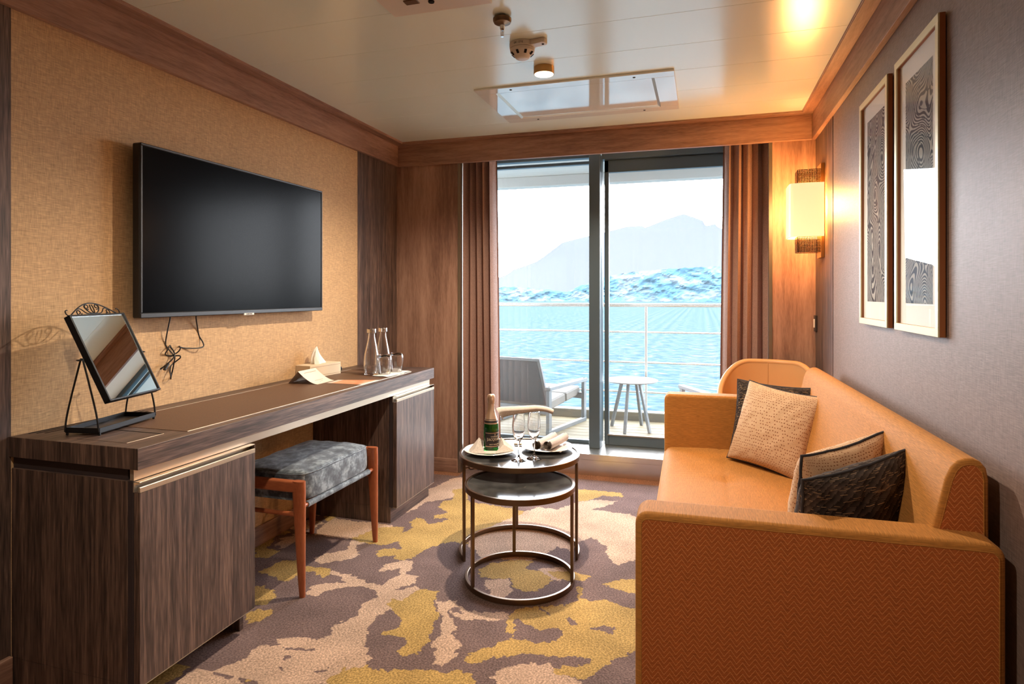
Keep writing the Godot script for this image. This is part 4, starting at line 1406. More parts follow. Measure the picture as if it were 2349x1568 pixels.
func build_stool() -> void:
	var t := thing("stool", "cherry wood stool with a grey velvet cushion under the desk", "stool", Vector3(-1.668, 0, -2.355))
	var hx := 0.170
	var hz := 0.282
	var g: G
	for x in [-1.0, 1.0]:
		for z in [-1.0, 1.0]:
			g = G.new()
			var rows := []
			for i in 13:
				var f := i / 12.0
				var w := lerpf(0.011, 0.029, pow(f, 0.8)) if f < 0.97 else 0.027
				var d := lerpf(0.010, 0.0155, f)
				var row := []
				for k in 17:
					var a := TAU * k / 16
					row.append(Vector3(x * (hx + 0.006 * (1 - f)) - x * (w - 0.011) * 0.6 + w * signf(cos(a)) * pow(absf(cos(a)), 0.8), 0.45 * f, z * hz + d * signf(sin(a)) * pow(absf(sin(a)), 0.8)))
				row[16] = row[0]
				rows.append(row)
			g.grid(rows, 0.1, 0.45, true)
			var top := Vector3(x * (hx - 0.011), 0.4505, z * hz)
			for k in 16:
				g.tri(rows[12][k + 1], rows[12][k], top)
			part(t, "leg", g, M.cherry, 1, 60.0)
	for z in [-1.0, 1.0]:
		g = G.new()
		g.extrude(rr(-0.0155, 0.405, 0.0155, 0.450, 0.010), -hx + 0.006, hx - 0.006, 0.004)
		var o := part(t, "end_rail", g, M.cherry, 2)
		o.position = Vector3(0, 0, z * hz)
		o.rotation.y = PI / 2
		g = G.new()
		g.tube([Vector3(-hx, 0.318, z * hz), Vector3(hx, 0.318, z * hz)], 0.009, 12)
		part(t, "side_stretcher", g, M.cherry)
	for x in [-1.0, 1.0]:
		g = G.new()
		g.tube([Vector3(x * (hx - 0.006), 0.345, -hz), Vector3(x * (hx - 0.006), 0.345, hz)], 0.0085, 12)
		part(t, "long_stretcher", g, M.cherry)
		g = G.new()
		g.tube([Vector3(x * (hx - 0.006), 0.345, -hz + 0.045), Vector3(x * (hx - 0.006), 0.345, hz - 0.045)], 0.0125, 14)
		part(t, "sling_sleeve", g, M.velvet, 2)
	g = G.new()
	var rows2 := []
	var n := FastNoiseLite.new()
	n.seed = 3
	n.frequency = 9.0
	var prof := [[0.90, 0.358], [0.985, 0.362], [1.0, 0.375], [1.0, 0.425], [0.99, 0.452], [0.965, 0.468], [0.90, 0.474], [0.7, 0.479], [0.4, 0.482], [0.0, 0.483]]
	for e in prof:
		var row := []
		for k in 65:
			var a := TAU * k / 64
			var cs := cos(a)
			var sn := sin(a)
			var m := pow(pow(absf(cs), 7.0) + pow(absf(sn), 7.0), -1.0 / 7.0)
			var q := Vector3(cs * m * 0.172 * e[0], e[1], sn * m * 0.264 * e[0])
			q.y += (n.get_noise_2d(q.x, q.z) * 0.006 if e[1] > 0.46 else 0.0)
			row.append(q)
		row[64] = row[0]
		rows2.append(row)
	g.grid(rows2, 1, 1, true)
	for k in g.t.size():   # lay the cloth in metres
		g.t[k] = Vector2.INF
	part(t, "cushion", g, M.velvet, 2, 60.0, "grey velvet cushion")
	g = G.new()
	var seam := []
	for k in 64:
		var a := TAU * k / 64
		var m := pow(pow(absf(cos(a)), 7.0) + pow(absf(sin(a)), 7.0), -1.0 / 7.0)
		seam.append(Vector3(cos(a) * m * 0.1685, 0.463, sin(a) * m * 0.2605))
	g.tube(seam, 0.0022, 6, true)
	part(t, "seam", g, M.velvet)

# ------------------------------------------------------------------ sofa side of the room
func inset(poly: PackedVector2Array, by: float) -> PackedVector2Array:
	var r := Geometry2D.offset_polygon(poly, -by)
	return r[0]

func build_sofa() -> void:
	# local x: 0 at the front, 0.73 at the back; local z: 0 at the near arm, -1.86 at the far arm
	var t := thing("sofa", "orange upholstered two seat sofa with zigzag arms", "sofa", Vector3(-0.150, 0, -1.455), 0.02)
	var g: G
	var arm := rr(0.0, 0.045, 0.730, 0.678, 0.030, 6)
	for z in [[-0.105, 0.0], [-1.860, -1.755]]:
		g = G.new()
		g.extrude(arm, z[0], z[1], 0.014, 4)
		var o := part(t, "arm", g, M.sofa_plain, 1, 40.0)
		g = G.new()
		var zo: float = z[1] if z[1] == 0.0 else z[0]
		g.extrude(inset(arm, 0.015), minf(zo, zo + signf(zo + 0.5) * 0.002), maxf(zo, zo + signf(zo + 0.5) * 0.002), 0.001, 1)
		part(o, "zigzag_panel", g, M.sofa_zigzag, 1, 20.0, "zigzag patterned outer panel")
		g = G.new()
		var loop := []
		for q in inset(arm, 0.0145):
			loop.append(Vector3(q.x, q.y, zo + signf(zo + 0.5) * 0.0012))
		g.tube(loop, 0.0016, 6, true)
		part(o, "seam", g, M.sofa_plain)
	# back rest
	var back := PackedVector2Array()
	for q in [[0.50, 0.20], [0.725, 0.20], [0.729, 0.55], [0.728, 0.79], [0.724, 0.812], [0.714, 0.825], [0.700, 0.831], [0.684, 0.830], [0.670, 0.824], [0.658, 0.810], [0.648, 0.785], [0.629, 0.70], [0.590, 0.55], [0.560, 0.42]]:
		back.append(Vector2(q[0], q[1]))
	g = G.new()
	g.extrude(back, -1.790, -0.072, 0.010, 3)
	var b := part(t, "backrest", g, M.sofa_plain, 1, 50.0)
	g = G.new()
	g.extrude(inset(back, 0.012), -0.0725, -0.0705, 0.001, 1)
	part(b, "zigzag_panel", g, M.sofa_zigzag, 1, 20.0, "zigzag patterned end panel")
	g = G.new()
	var pipe := []
	for q in inset(back, 0.0115):
		pipe.append(Vector3(q.x, q.y, -0.0712))
	g.tube(pipe, 0.0016, 6, true)
	part(b, "seam", g, M.sofa_plain)
	# seat pad with a lengthwise seam and tufts
	g = G.new()
	var rows := []
	for i in 121:
		var z := -0.106 - 1.648 * i / 120.0
		var row := []
		for j in 45:
			var u := j / 44.0
			var x := 0.004 + 0.60 * u
			var y := 0.412 + 0.008 * sin(PI * clampf(u * 1.2, 0.0, 1.0))
			var roll := clampf((0.03 - x) / 0.026, 0.0, 1.0)
			y -= 0.022 * roll * roll
			y -= 0.006 * exp(-pow((x - 0.268) / 0.006, 2.0))
			for zt in [-0.42, -1.235]:
				var d2 := pow((x - 0.268) / 0.055, 2.0) + pow((z - zt) / 0.05, 2.0)
				y -= 0.012 * exp(-d2)
				y += 0.0022 * sin((z - zt) * 190.0) * exp(-pow((z - zt + 0.06) / 0.09, 2.0)) * exp(-pow((x - 0.12) / 0.12, 2.0))
			row.append(Vector3(x, y, z))
		rows.append(row)
	g.grid(rows, 0.6, 1.65)
	for k in g.t.size():
		g.t[k] = Vector2.INF
	g.span(Vector3(0.004, 0.19, -1.754), Vector3(0.6, 0.385, -0.106), 0.006)
	part(t, "seat", g, M.sofa_plain, 0, 50.0)
	for x in [0.260, 0.276]:
		g = G.new()
		g.tube([Vector3(x, 0.4165, -0.11), Vector3(x, 0.4165, -0.40)], 0.0009, 5)
		g.tube([Vector3(x, 0.4165, -0.45), Vector3(x, 0.4165, -1.20)], 0.0009, 5)
		g.tube([Vector3(x, 0.4165, -1.27), Vector3(x, 0.4165, -1.75)], 0.0009, 5)
		part(t, "stitching", g, M.sofa_plain)
	g = G.new()
	g.tube([Vector3(0.004, 0.388, -0.108), Vector3(0.004, 0.388, -1.752)], 0.004, 8)
	part(t, "seat_piping", g, M.sofa_plain)
	g = G.new()
	g.span(Vector3(0.012, 0.045, -1.755), Vector3(0.70, 0.19, -0.105), 0.006)
	part(t, "base", g, M.sofa_plain)
	for x in [0.06, 0.67]:
		for z in [-0.06, -1.80]:
			g = G.new()
			g.lathe([Vector2(0, 0), Vector2(0.022, 0.0), Vector2(0.026, 0.046), Vector2(0, 0.046)], 16)
			part(t, "foot", g, M.black_plastic).position = Vector3(x, 0, z)

func pillow(called: String, label: String, c: Vector3, right: Vector3, up: Vector3, size: float, thick: float, m: Material, sd: int) -> void:
	right = right.normalized()
	up = (up - right * up.dot(right)).normalized()
	var n := right.cross(up)
	var t := thing(called, label, "cushion", c)
	t.basis = Basis(right, up, n)
	var nz := FastNoiseLite.new()
	nz.seed = sd
	nz.frequency = 5.0
	var h := size / 2
	var g := G.new()
	var edge := func(u: float, v: float) -> Vector2:   # sides drawn in between the corners
		return Vector2(h * u * (1.0 - 0.075 * (1.0 - v * v)), h * v * (1.0 - 0.075 * (1.0 - u * u)))
	for s in [-1.0, 1.0]:
		var rows := []
		for i in 25:
			var v := -cos(PI * i / 24.0)
			var row := []
			for j in 25:
				var u := -cos(PI * j / 24.0)
				var e: Vector2 = edge.call(u, v)
				var z: float = thick / 2 * pow(maxf(0.0, (1.0 - u * u) * (1.0 - v * v)), 0.42)
				z *= 1.0 + 0.18 * nz.get_noise_2d(u + 3.0 * s, v)
				row.append(Vector3(e.x, e.y, s * z))
			rows.append(row)
		g.grid(rows, size, size, s < 0)
	part(t, "cover", g, m, 1, 60.0)
	g = G.new()
	var loop := []
	for k in 4:
		for i in 16:
			var f := -1.0 + i / 8.0
			var e: Vector2 = [edge.call(f, -1.0), edge.call(1.0, f), edge.call(-f, 1.0), edge.call(-1.0, -f)][k]
			loop.append(Vector3(e.x, e.y, 0.004 * nz.get_noise_2d(e.x * 20.0, e.y * 20.0)))
	g.tube(loop, 0.0042, 7, true)
	part(t, "piping", g, M.piping, 1, 60.0, "dark blue piped edge")

func build_pillows() -> void:
	# two lean in the far corner, two in the near corner
	pillow("cushion", "pale dotted cushion leaning on the sofa back in the far corner", Vector3(0.301, 0.588, -2.94), Vector3(0.27, -0.03, 0.22), Vector3(0.10, 0.345, -0.08), 0.37, 0.15, M.cushion_dots, 1)
	pillow("cushion", "dark tweed cushion hidden behind the pale dotted cushion", Vector3(0.305, 0.592, -3.06), Vector3(0.30, -0.01, 0.12), Vector3(0.03, 0.35, -0.09), 0.36, 0.11, M.cushion_tweed, 2)
	pillow("cushion", "pale dotted cushion behind the dark one at the zigzag arm", Vector3(0.352, 0.610, -1.915), Vector3(0.231, 0.028, -0.22), Vector3(0.06, 0.34, 0.05), 0.34, 0.15, M.cushion_dots, 3)
	pillow("cushion", "dark tweed cushion leaning inside the near zigzag arm", Vector3(0.348, 0.594, -1.735), Vector3(0.26, 0.037, -0.215), Vector3(0.06, 0.34, 0.05), 0.355, 0.15, M.cushion_tweed, 4)

func build_armchair() -> void:
	var t := thing("tub_armchair", "tan leather tub armchair between the sofa and the curtain", "armchair", Vector3(0.325, 0, -3.567), -0.25)
	# the shell opens towards local +z
	var g := G.new()
	var rows_in := []
	var rows_out := []
	for i in 9:
		var f := i / 8.0
		var ri := []
		var ro := []
		for k in 41:
			var a := deg_to_rad(-215.0 + 250.0 * k / 40.0)
			var s := absf(k / 20.0 - 1.0)   # 0 at the middle of the back, 1 at the arms
			var top := lerpf(0.795, 0.60, smoothstep(0.25, 1.0, s))
			var y := lerpf(0.40, top, f)
			var r := 0.19 + 0.032 * f
			ri.append(Vector3(cos(a) * r, y, sin(a) * r * 0.88))
			ro.append(Vector3(cos(a) * (r + 0.030), lerpf(0.30, top - 0.004, f), sin(a) * (r + 0.030) * 0.88))
		rows_in.append(ri)
		rows_out.append(ro)
	g.grid(rows_in, 1, 1, false)
	var rim := []
	for q in 41:
		var a: Vector3 = rows_in[8][q]
		var b: Vector3 = rows_out[8][q]
		rim.append((a + b) / 2 + Vector3(0, 0.004, 0))
	g.tube(rim, 0.016, 10)
	part(t, "inner_shell", g, M.leather_tan, 1, 60.0, "tan leather inside of the shell")
	g = G.new()
	g.grid(rows_out, 1, 1, true)
	part(t, "outer_shell", g, M.leather_dark, 1, 60.0, "dark outside of the shell")
	g = G.new()
	var seam := []
	for i in 9:
		seam.append(rows_in[i][19] * Vector3(0.992, 1, 0.992))
	g.tube(seam, 0.0018, 5)
	part(t, "seam", g, M.leather_tan)
	g = G.new()
	g.xf = Transform3D(Basis().scaled(Vector3(0.93, 1, 0.82)), Vector3.ZERO)
	g.lathe([Vector2(0, 0.30), Vector2(0.215, 0.30), Vector2(0.222, 0.32), Vector2(0.222, 0.40), Vector2(0.21, 0.425), Vector2(0.15, 0.435), Vector2(0, 0.438)], 40)
	part(t, "seat", g, M.leather_tan, 1, 50.0)
	for k in 4:
		var a := PI / 4 + PI / 2 * k
		g = G.new()
		g.tube([Vector3(cos(a) * 0.15, 0.31, sin(a) * 0.14), Vector3(cos(a) * 0.195, 0.0, sin(a) * 0.18)], 0.016, 10, false, 0.010)
		part(t, "leg", g, M.cherry)

# ------------------------------------------------------------------ nesting tables and what stands on them
func build_tables() -> void:
	var t := thing("nesting_table", "tall round nesting table with plates, bottle and glasses on top", "table", Vector3(-0.806, 0, -2.738))
	var r := 0.276
	var g := G.new()
	g.ring(r - 0.012, r, 0.432, 0.456, 96)
	part(t, "rim", g, M.bronze, 1, 30.0)
	g = G.new()
	g.lathe([Vector2(0, 0.436), Vector2(r - 0.0125, 0.436), Vector2(r - 0.0125, 0.452), Vector2(0, 0.452)], 96)
	part(t, "marble_top", g, M.marble, 0, 30.0)
	g = G.new()
	g.ring(r - 0.012, r, 0.0, 0.022, 96, deg_to_rad(138.0), deg_to_rad(364.0))
	part(t, "base_ring", g, M.bronze, 1, 30.0)
	for a in [138.6, 3.4, -109.0]:
		var d := Vector3(cos(deg_to_rad(a)), 0, sin(deg_to_rad(a)))
		g = G.new()
		g.bar(d * (r - 0.006) + Vector3(0, 0.0, 0), d * (r - 0.006) + Vector3(0, 0.434, 0), 0.012, 0.012, 0.001, d)
		part(t, "leg", g, M.bronze, 1, 20.0)
	t = thing("nesting_table", "low round nesting table pulled out with an empty marble top", "table", Vector3(-0.726, 0, -2.472))
	r = 0.228
	g = G.new()
	g.ring(r - 0.012, r, 0.376, 0.400, 96)
	part(t, "rim", g, M.bronze, 1, 30.0)
	g = G.new()
	g.lathe([Vector2(0, 0.380), Vector2(r - 0.0125, 0.380), Vector2(r - 0.0125, 0.396), Vector2(0, 0.396)], 96)
	part(t, "marble_top", g, M.marble, 0, 30.0)
	g = G.new()
	g.ring(r - 0.012, r, 0.0, 0.022, 96)
	part(t, "base_ring", g, M.bronze, 1, 30.0)
	for a in [131.0, 2.0, -113.0]:
		var d := Vector3(cos(deg_to_rad(a)), 0, sin(deg_to_rad(a)))
		g = G.new()
		g.bar(d * (r - 0.006) + Vector3(0, 0.0, 0), d * (r - 0.006) + Vector3(0, 0.378, 0), 0.014, 0.012, 0.001, d)
		part(t, "leg", g, M.bronze, 1, 20.0)

func plate(at: Vector3, label: String) -> void:
	var g := G.new()
	g.lathe([Vector2(0, 0), Vector2(0.066, 0.0), Vector2(0.072, 0.004), Vector2(0.118, 0.0145), Vector2(0.121, 0.0165), Vector2(0.119, 0.0180), Vector2(0.074, 0.0085), Vector2(0.066, 0.0060), Vector2(0, 0.0055)], 64)
	solo("plate", label, "plate", at, g, M.china, 1, 40.0, "white plates on the nesting table")

func flute(at: Vector3, label: String) -> void:
	var g := G.new()
	var o := [Vector2(0.0, 0.0), Vector2(0.032, 0.0), Vector2(0.0335, 0.0012), Vector2(0.030, 0.0030), Vector2(0.012, 0.0085), Vector2(0.0052, 0.016), Vector2(0.0038, 0.030), Vector2(0.0040, 0.066), Vector2(0.0062, 0.078), Vector2(0.014, 0.090), Vector2(0.0225, 0.105), Vector2(0.0272, 0.125), Vector2(0.0285, 0.145), Vector2(0.0275, 0.175), Vector2(0.0245, 0.206), Vector2(0.0242, 0.2072)]
	var i := [Vector2(0.0232, 0.2072), Vector2(0.0262, 0.175), Vector2(0.0272, 0.145), Vector2(0.0258, 0.125), Vector2(0.0208, 0.106), Vector2(0.011, 0.094), Vector2(0.004, 0.0875), Vector2(0.0, 0.0865)]
	g.lathe(o + i, 40)
	solo("champagne_flute", label, "glass", at, g, M.clear_glass, 1, 60.0, "champagne flutes")

func napkin_roll(a: Vector3, b: Vector3, label: String) -> void:   # a cloth rolled up: the spiral shows at the end
	var d := (b - a).normalized()
	var side := d.cross(Vector3.UP).normalized()
	var g := G.new()
	var c := (a + b) / 2
	for layer in [0.0, 0.0016]:
		var rows := []
		for i in 9:
			var f := i / 8.0
			var row := []
			for k in 81:
				var w := k / 80.0
				var ang := w * TAU * 3.2
				var r: float = 0.005 + 0.0185 * w - layer
				r *= 1.0 + 0.05 * sin(5.0 * f + ang)
				row.append(a.lerp(b, f) - c + side * cos(ang) * r + Vector3.UP * sin(ang) * r)
			rows.append(row)
		g.grid(rows, 0.3, 0.2, layer > 0.0)
	solo("rolled_napkin", label, "napkin", c, g, M.napkin_cloth, 1, 60.0, "rolled napkins on the plate")

func build_table_things() -> void:
	var y := 0.4525
	var p1 := Vector3(-0.934, y, -2.700)
	var p2 := Vector3(-0.700, y, -2.838)
	plate(p1, "white plate under the champagne bottle")
	plate(p2, "white plate under two rolled napkins")
	# champagne half bottle
	var t := thing("champagne_bottle", "small green champagne bottle with a dark label in a napkin", "bottle", Vector3(-0.927, y + 0.0062, -2.690), 0.55)
	var o := [Vector2(0.0, 0.0), Vector2(0.031, 0.0), Vector2(0.034, 0.004), Vector2(0.0345, 0.02), Vector2(0.0345, 0.105), Vector2(0.0335, 0.122), Vector2(0.030, 0.142), Vector2(0.0235, 0.165), Vector2(0.0175, 0.186), Vector2(0.0145, 0.205), Vector2(0.0140, 0.238)]
	var i := []
	for k in range(o.size() - 1, 1, -1):
		i.append(Vector2(maxf(0.002, o[k].x - 0.003), maxf(o[k].y, 0.012)))
	i.append(Vector2(0, 0.012))
	var g := G.new()
	g.lathe(o + i, 48)
	part(t, "glass_body", g, M.green_glass, 1, 60.0, "green glass body")
	g = G.new()
	g.lathe([Vector2(0.0298, 0.146), Vector2(0.0240, 0.166), Vector2(0.0180, 0.187), Vector2(0.0150, 0.206), Vector2(0.0148, 0.222)], 40)
	part(t, "neck_foil", g, M.foil, 1, 60.0, "pale pink foil on the neck")
	g = G.new()
	var n := FastNoiseLite.new()
	n.seed = 8
	n.frequency = 60.0
	var rows := []
	for e in [[0.0150, 0.220], [0.0168, 0.224], [0.0172, 0.234], [0.0180, 0.240], [0.0178, 0.250], [0.0168, 0.257], [0.0130, 0.262], [0.0, 0.264]]:
		var row := []
		for k in 33:
			var a := TAU * k / 32
			var r: float = e[0] * (1.0 + 0.10 * n.get_noise_3d(cos(a) * 0.02, e[1], sin(a) * 0.02))
			row.append(Vector3(cos(a) * r, e[1], sin(a) * r))
		row[32] = row[0]
		rows.append(row)
	g.grid(rows, 1, 1, true)
	part(t, "cork_foil", g, M.foil, 1, 30.0, "crinkled foil over the cork")
	g = G.new()
	g.lathe([Vector2(0.0314, 0.137), Vector2(0.0304, 0.1425), Vector2(0.0282, 0.152)], 40)
	part(t, "neck_band", g, M.label_dark, 1, 60.0)
	g = G.new()
	g.lathe([Vector2(0.0325, 0.131), Vector2(0.0315, 0.136)], 40)
	part(t, "gold_ring", g, M.foil, 1, 60.0)
	g = G.new()
	g.lathe([Vector2(0.0348, 0.026), Vector2(0.0348, 0.096)], 36, deg_to_rad(-5.0), deg_to_rad(150.0))
	part(t, "label", g, M.label_dark, 1, 60.0, "dark front label")
	g = G.new()
	for yy in [0.031, 0.091]:
		g.lathe([Vector2(0.0350, yy - 0.0016), Vector2(0.0350, yy + 0.0016)], 36, deg_to_rad(-5.0), deg_to_rad(150.0))
	part(t, "label_border", g, M.foil, 1, 60.0)
	var at := Basis(Vector3.UP, deg_to_rad(18.0))
	letters(t, "label_name", "JACQUART", 0.0150, M.label_print, Transform3D(at, Vector3(0, 0.063, 0)), "Droid Serif", 0.0351)
	letters(t, "label_line", "CHAMPAGNE", 0.0064, M.label_print, Transform3D(at, Vector3(0, 0.0755, 0)), "Droid Serif", 0.0351)
	letters(t, "label_line", "BRUT MOSAIQUE", 0.0052, M.label_print, Transform3D(at, Vector3(0, 0.040, 0)), "Droid Serif", 0.0351)
	letters(t, "label_mark", "A", 0.010, M.label_print, Transform3D(at, Vector3(0, 0.084, 0)), "Droid Sans", 0.0351)
	var neck := letters(t, "neck_name", "JACQUART", 0.0085, M.label_dark, Transform3D(Basis(Vector3.UP, deg_to_rad(40.0)) * Basis(Vector3.BACK, PI / 2), Basis(Vector3.UP, deg_to_rad(40.0)) * Vector3(0, 0.187, 0.0195)), "Droid Serif")
	neck.rotation = Vector3.ZERO
	# napkin wrapped round the bottle: creased points standing up on both sides
	g = G.new()
	for m in [-1.0, 1.0]:
		var q := {"A": [0.056, 0.064, 0.000], "B": [0.100, 0.013, 0.012], "C": [0.014, 0.010, 0.078], "D": [0.036, 0.012, 0.034], "E": [0.066, 0.010, -0.058], "F": [0.037, 0.050, -0.004], "H": [0.066, 0.036, 0.038], "K": [0.088, 0.009, 0.058], "L": [0.030, 0.008, -0.070]}
		if m > 0.0:
			q = {"A": [0.047, 0.066, 0.004], "B": [0.098, 0.022, 0.002], "C": [0.014, 0.010, 0.078], "D": [0.036, 0.012, 0.034], "E": [0.074, 0.010, -0.050], "F": [0.037, 0.052, -0.006], "H": [0.058, 0.040, 0.030], "K": [0.104, 0.011, 0.030], "L": [0.030, 0.008, -0.070]}
		for k in q:
			q[k] = Vector3(q[k][0] * m, q[k][1], q[k][2])
		for f in ["ABH", "AHD", "HBK", "HKC", "HCD", "AEB", "AFE", "FLE", "ADF"]:
			var tri3 := [q[f[0]], q[f[1]], q[f[2]]]
			var mid: Vector3 = (tri3[0] + tri3[1] + tri3[2]) / 3.0
			g.face(tri3, mid - Vector3(mid.x * 0.2, 0.05, mid.z * 0.2))
			for k in 3:   # the under side, a cloth's thickness below
				tri3[k] -= Vector3(0, 0.0016, 0)
			tri3.reverse()
			g.face(tri3, mid + Vector3(mid.x * 0.2, 0.05, mid.z * 0.2))
	g.face([Vector3(-0.036, 0.012, 0.034), Vector3(-0.014, 0.010, 0.078), Vector3(0.014, 0.010, 0.078), Vector3(0.036, 0.012, 0.034)], Vector3(0, -0.1, 0.05))
	var wrap := solo("folded_napkin", "cream cloth napkin folded into points around the bottle", "napkin", Vector3(-0.927, y + 0.0065, -2.690), g, M.napkin_cloth, 1, 20.0)
	wrap.rotation.y = 0.31
	flute(Vector3(-0.771, y - 0.0002, -2.608), "empty champagne flute beside the bottle, under the napkin's middle")
	flute(Vector3(-0.714, y - 0.0002, -2.655), "empty champagne flute in front of the rolled napkins")
	# napkin laid across both flutes
	g = G.new()
	var top := y + 0.2075
	var path := [Vector3(-0.853, top + 0.004, -2.575), Vector3(-0.840, top + 0.010, -2.580), Vector3(-0.80, top + 0.0135, -2.595), Vector3(-0.750, top + 0.0155, -2.620), Vector3(-0.705, top + 0.0165, -2.648), Vector3(-0.665, top + 0.010, -2.668), Vector3(-0.636, top - 0.002, -2.680)]
	var sp := smooth_path(path, 6)
	var c := Vector3(-0.735, top, -2.63)
	rows = []
	for k in sp.size():
		var f := float(k) / (sp.size() - 1)
		var d: Vector3 = (sp[mini(k + 1, sp.size() - 1)] - sp[maxi(k - 1, 0)]).normalized()
		var s := d.cross(Vector3.UP).normalized()
		var u := s.cross(d)
		var row := []
		for j in 25:
			var a := TAU * j / 24
			var wide := 0.026 + 0.006 * pow(1.0 - f, 3.0) - 0.006 * pow(f, 3.0)
			var tall := 0.0125 + 0.007 * pow(1.0 - f, 2.5)
			var ca := cos(a)
			var sa := sin(a)
			var drop := -0.024 * pow(1.0 - f, 2.0) if (ca > 0.2 and sa < 0.0) else 0.0
			var crease := -0.006 * exp(-pow((a - PI * 1.05) / 0.25, 2.0)) * (1.0 - 0.4 * f)
			row.append(sp[k] - c + s * ca * (wide + crease) + u * (sa * tall * (1.0 if sa > 0 else 0.75) + drop))
		row[24] = row[0]
		rows.append(row)
	g.grid(rows, 0.2, 0.3, false)
	for e in [0, rows.size() - 1]:
		var m := Vector3.ZERO
		for j in 24:
			m += rows[e][j] / 24.0
		m += (Vector3(0.014, 0, -0.003) if e == 0 else Vector3(-0.004, 0, 0.001))
		for j in 24:
			if e == 0:
				g.tri(rows[e][j + 1], rows[e][j], m)
			else:
				g.tri(rows[e][j], rows[e][j + 1], m)
	solo("draped_napkin", "cream cloth napkin laid across the rims of both flutes", "napkin", c, g, M.napkin_cloth, 1, 45.0)
	# second plate: a folded cloth and two rolls
	g = G.new()
	rows = []
	for k in 7:
		var f := k / 6.0
		var row := []
		for j in 9:
			var h := j / 8.0
			row.append(Vector3(-0.055 + 0.13 * h + 0.02 * f, 0.0095 + 0.006 * sin(PI * h) * sin(PI * f) + 0.006 * maxf(0, absf(h - 0.5) - 0.25), 0.055 - 0.12 * f + 0.03 * h))
		rows.append(row)
	g.grid(rows, 0.13, 0.12)
	solo("flat_napkin", "pale folded cloth lying flat under the rolled napkins", "napkin", p2 + Vector3(0.012, 0.003, 0.01), g, M.napkin_cloth, 1, 40.0)
	napkin_roll(Vector3(-0.722, y + 0.042, -2.722), Vector3(-0.690, y + 0.041, -2.925), "white rolled napkin closer to the champagne bottle")
	napkin_roll(Vector3(-0.672, y + 0.043, -2.728), Vector3(-0.636, y + 0.041, -2.925), "white rolled napkin closer to the sofa")
	g = G.new()
	g.tube([Vector3(-0.028, 0.0045, 0.004), Vector3(0.026, 0.0045, -0.004), Vector3(0.032, 0.0045, -0.005)], 0.0042, 10)
	solo("brass_pen", "short brass pen lying between the two plates", "pen", Vector3(-0.842, y - 0.0003, -2.868), g, M.brass, 1, 50.0)

# ------------------------------------------------------------------ balcony and the world outside
func build_balcony() -> void:
	var s := thing("balcony_floor", "pale teak boards of the balcony deck", "floor", Vector3.ZERO, 0.0, "", "structure")
	var g := G.new()
	g.span(Vector3(-3.6, -0.1, -5.60), Vector3(2.4, 0.085, -4.40))
	part(s, "deck_slab", g, M.gap_dark)
	for k in 10:
		g = G.new()
		g.span(Vector3(-3.6, 0.075, -4.402 - 0.1 * k), Vector3(2.4, 0.10, -4.498 - 0.1 * k), 0.002)
		part(s, "board", g, M.teak, 0)
	g = G.new()
	g.span(Vector3(-3.6, -0.3, -5.48), Vector3(2.4, 0.172, -5.375), 0.006)
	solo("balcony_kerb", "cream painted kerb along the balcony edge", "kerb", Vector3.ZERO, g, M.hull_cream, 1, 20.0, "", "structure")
	s = thing("balcony_ceiling", "white underside of the deck above the balcony", "ceiling", Vector3.ZERO, 0.0, "", "structure")
	g = G.new()
	g.span(Vector3(-3.6, 2.235, -5.55), Vector3(2.4, 2.5, -4.36))
	part(s, "soffit", g, M.hull_white)
	g = G.new()
	g.span(Vector3(-3.6, 2.145, -5.50), Vector3(2.4, 2.235, -5.38), 0.004)
	part(s, "edge_beam", g, M.hull_white)
	var t := thing("balcony_railing", "steel balcony railing with three thin bars and a handrail", "railing", Vector3(-0.464, 0.172, -5.42))
	g = G.new()
	g.tube([Vector3(-3.0, 0.911, 0), Vector3(2.8, 0.911, 0)], 0.016, 14)
	part(t, "handrail", g, M.steel, 0, 50.0)
	for h in [0.680, 0.420, 0.165]:
		g = G.new()
		g.tube([Vector3(-3.0, h, 0), Vector3(2.8, h, 0)], 0.0075, 10)
		part(t, "bar", g, M.steel, 0, 50.0)
	for x in [-1.9, 0.0, 1.9]:
		g = G.new()
		g.span(Vector3(x - 0.009, 0.0, -0.02), Vector3(x + 0.009, 0.90, 0.02), 0.002)
		part(t, "post", g, M.steel)
	# round balcony table
	t = thing("balcony_table", "white round table on four splayed grey legs on the balcony", "table", Vector3(-0.545, 0.10, -5.02))
	g = G.new()
	g.lathe([Vector2(0, 0.385), Vector2(0.200, 0.385), Vector2(0.208, 0.390), Vector2(0.208, 0.394), Vector2(0.200, 0.398), Vector2(0, 0.398)], 56)
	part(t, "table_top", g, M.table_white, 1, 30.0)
	for a in [35.0, 100.0, 205.0, 290.0]:
		var d := Vector3(cos(deg_to_rad(a)), 0, sin(deg_to_rad(a)))
		g = G.new()
		g.bar(d * 0.085 + Vector3(0, 0.386, 0), d * 0.185 + Vector3(0, 0.002, 0), 0.022, 0.022, 0.001, d)
		part(t, "leg", g, M.grey_aluminium, 1, 20.0)

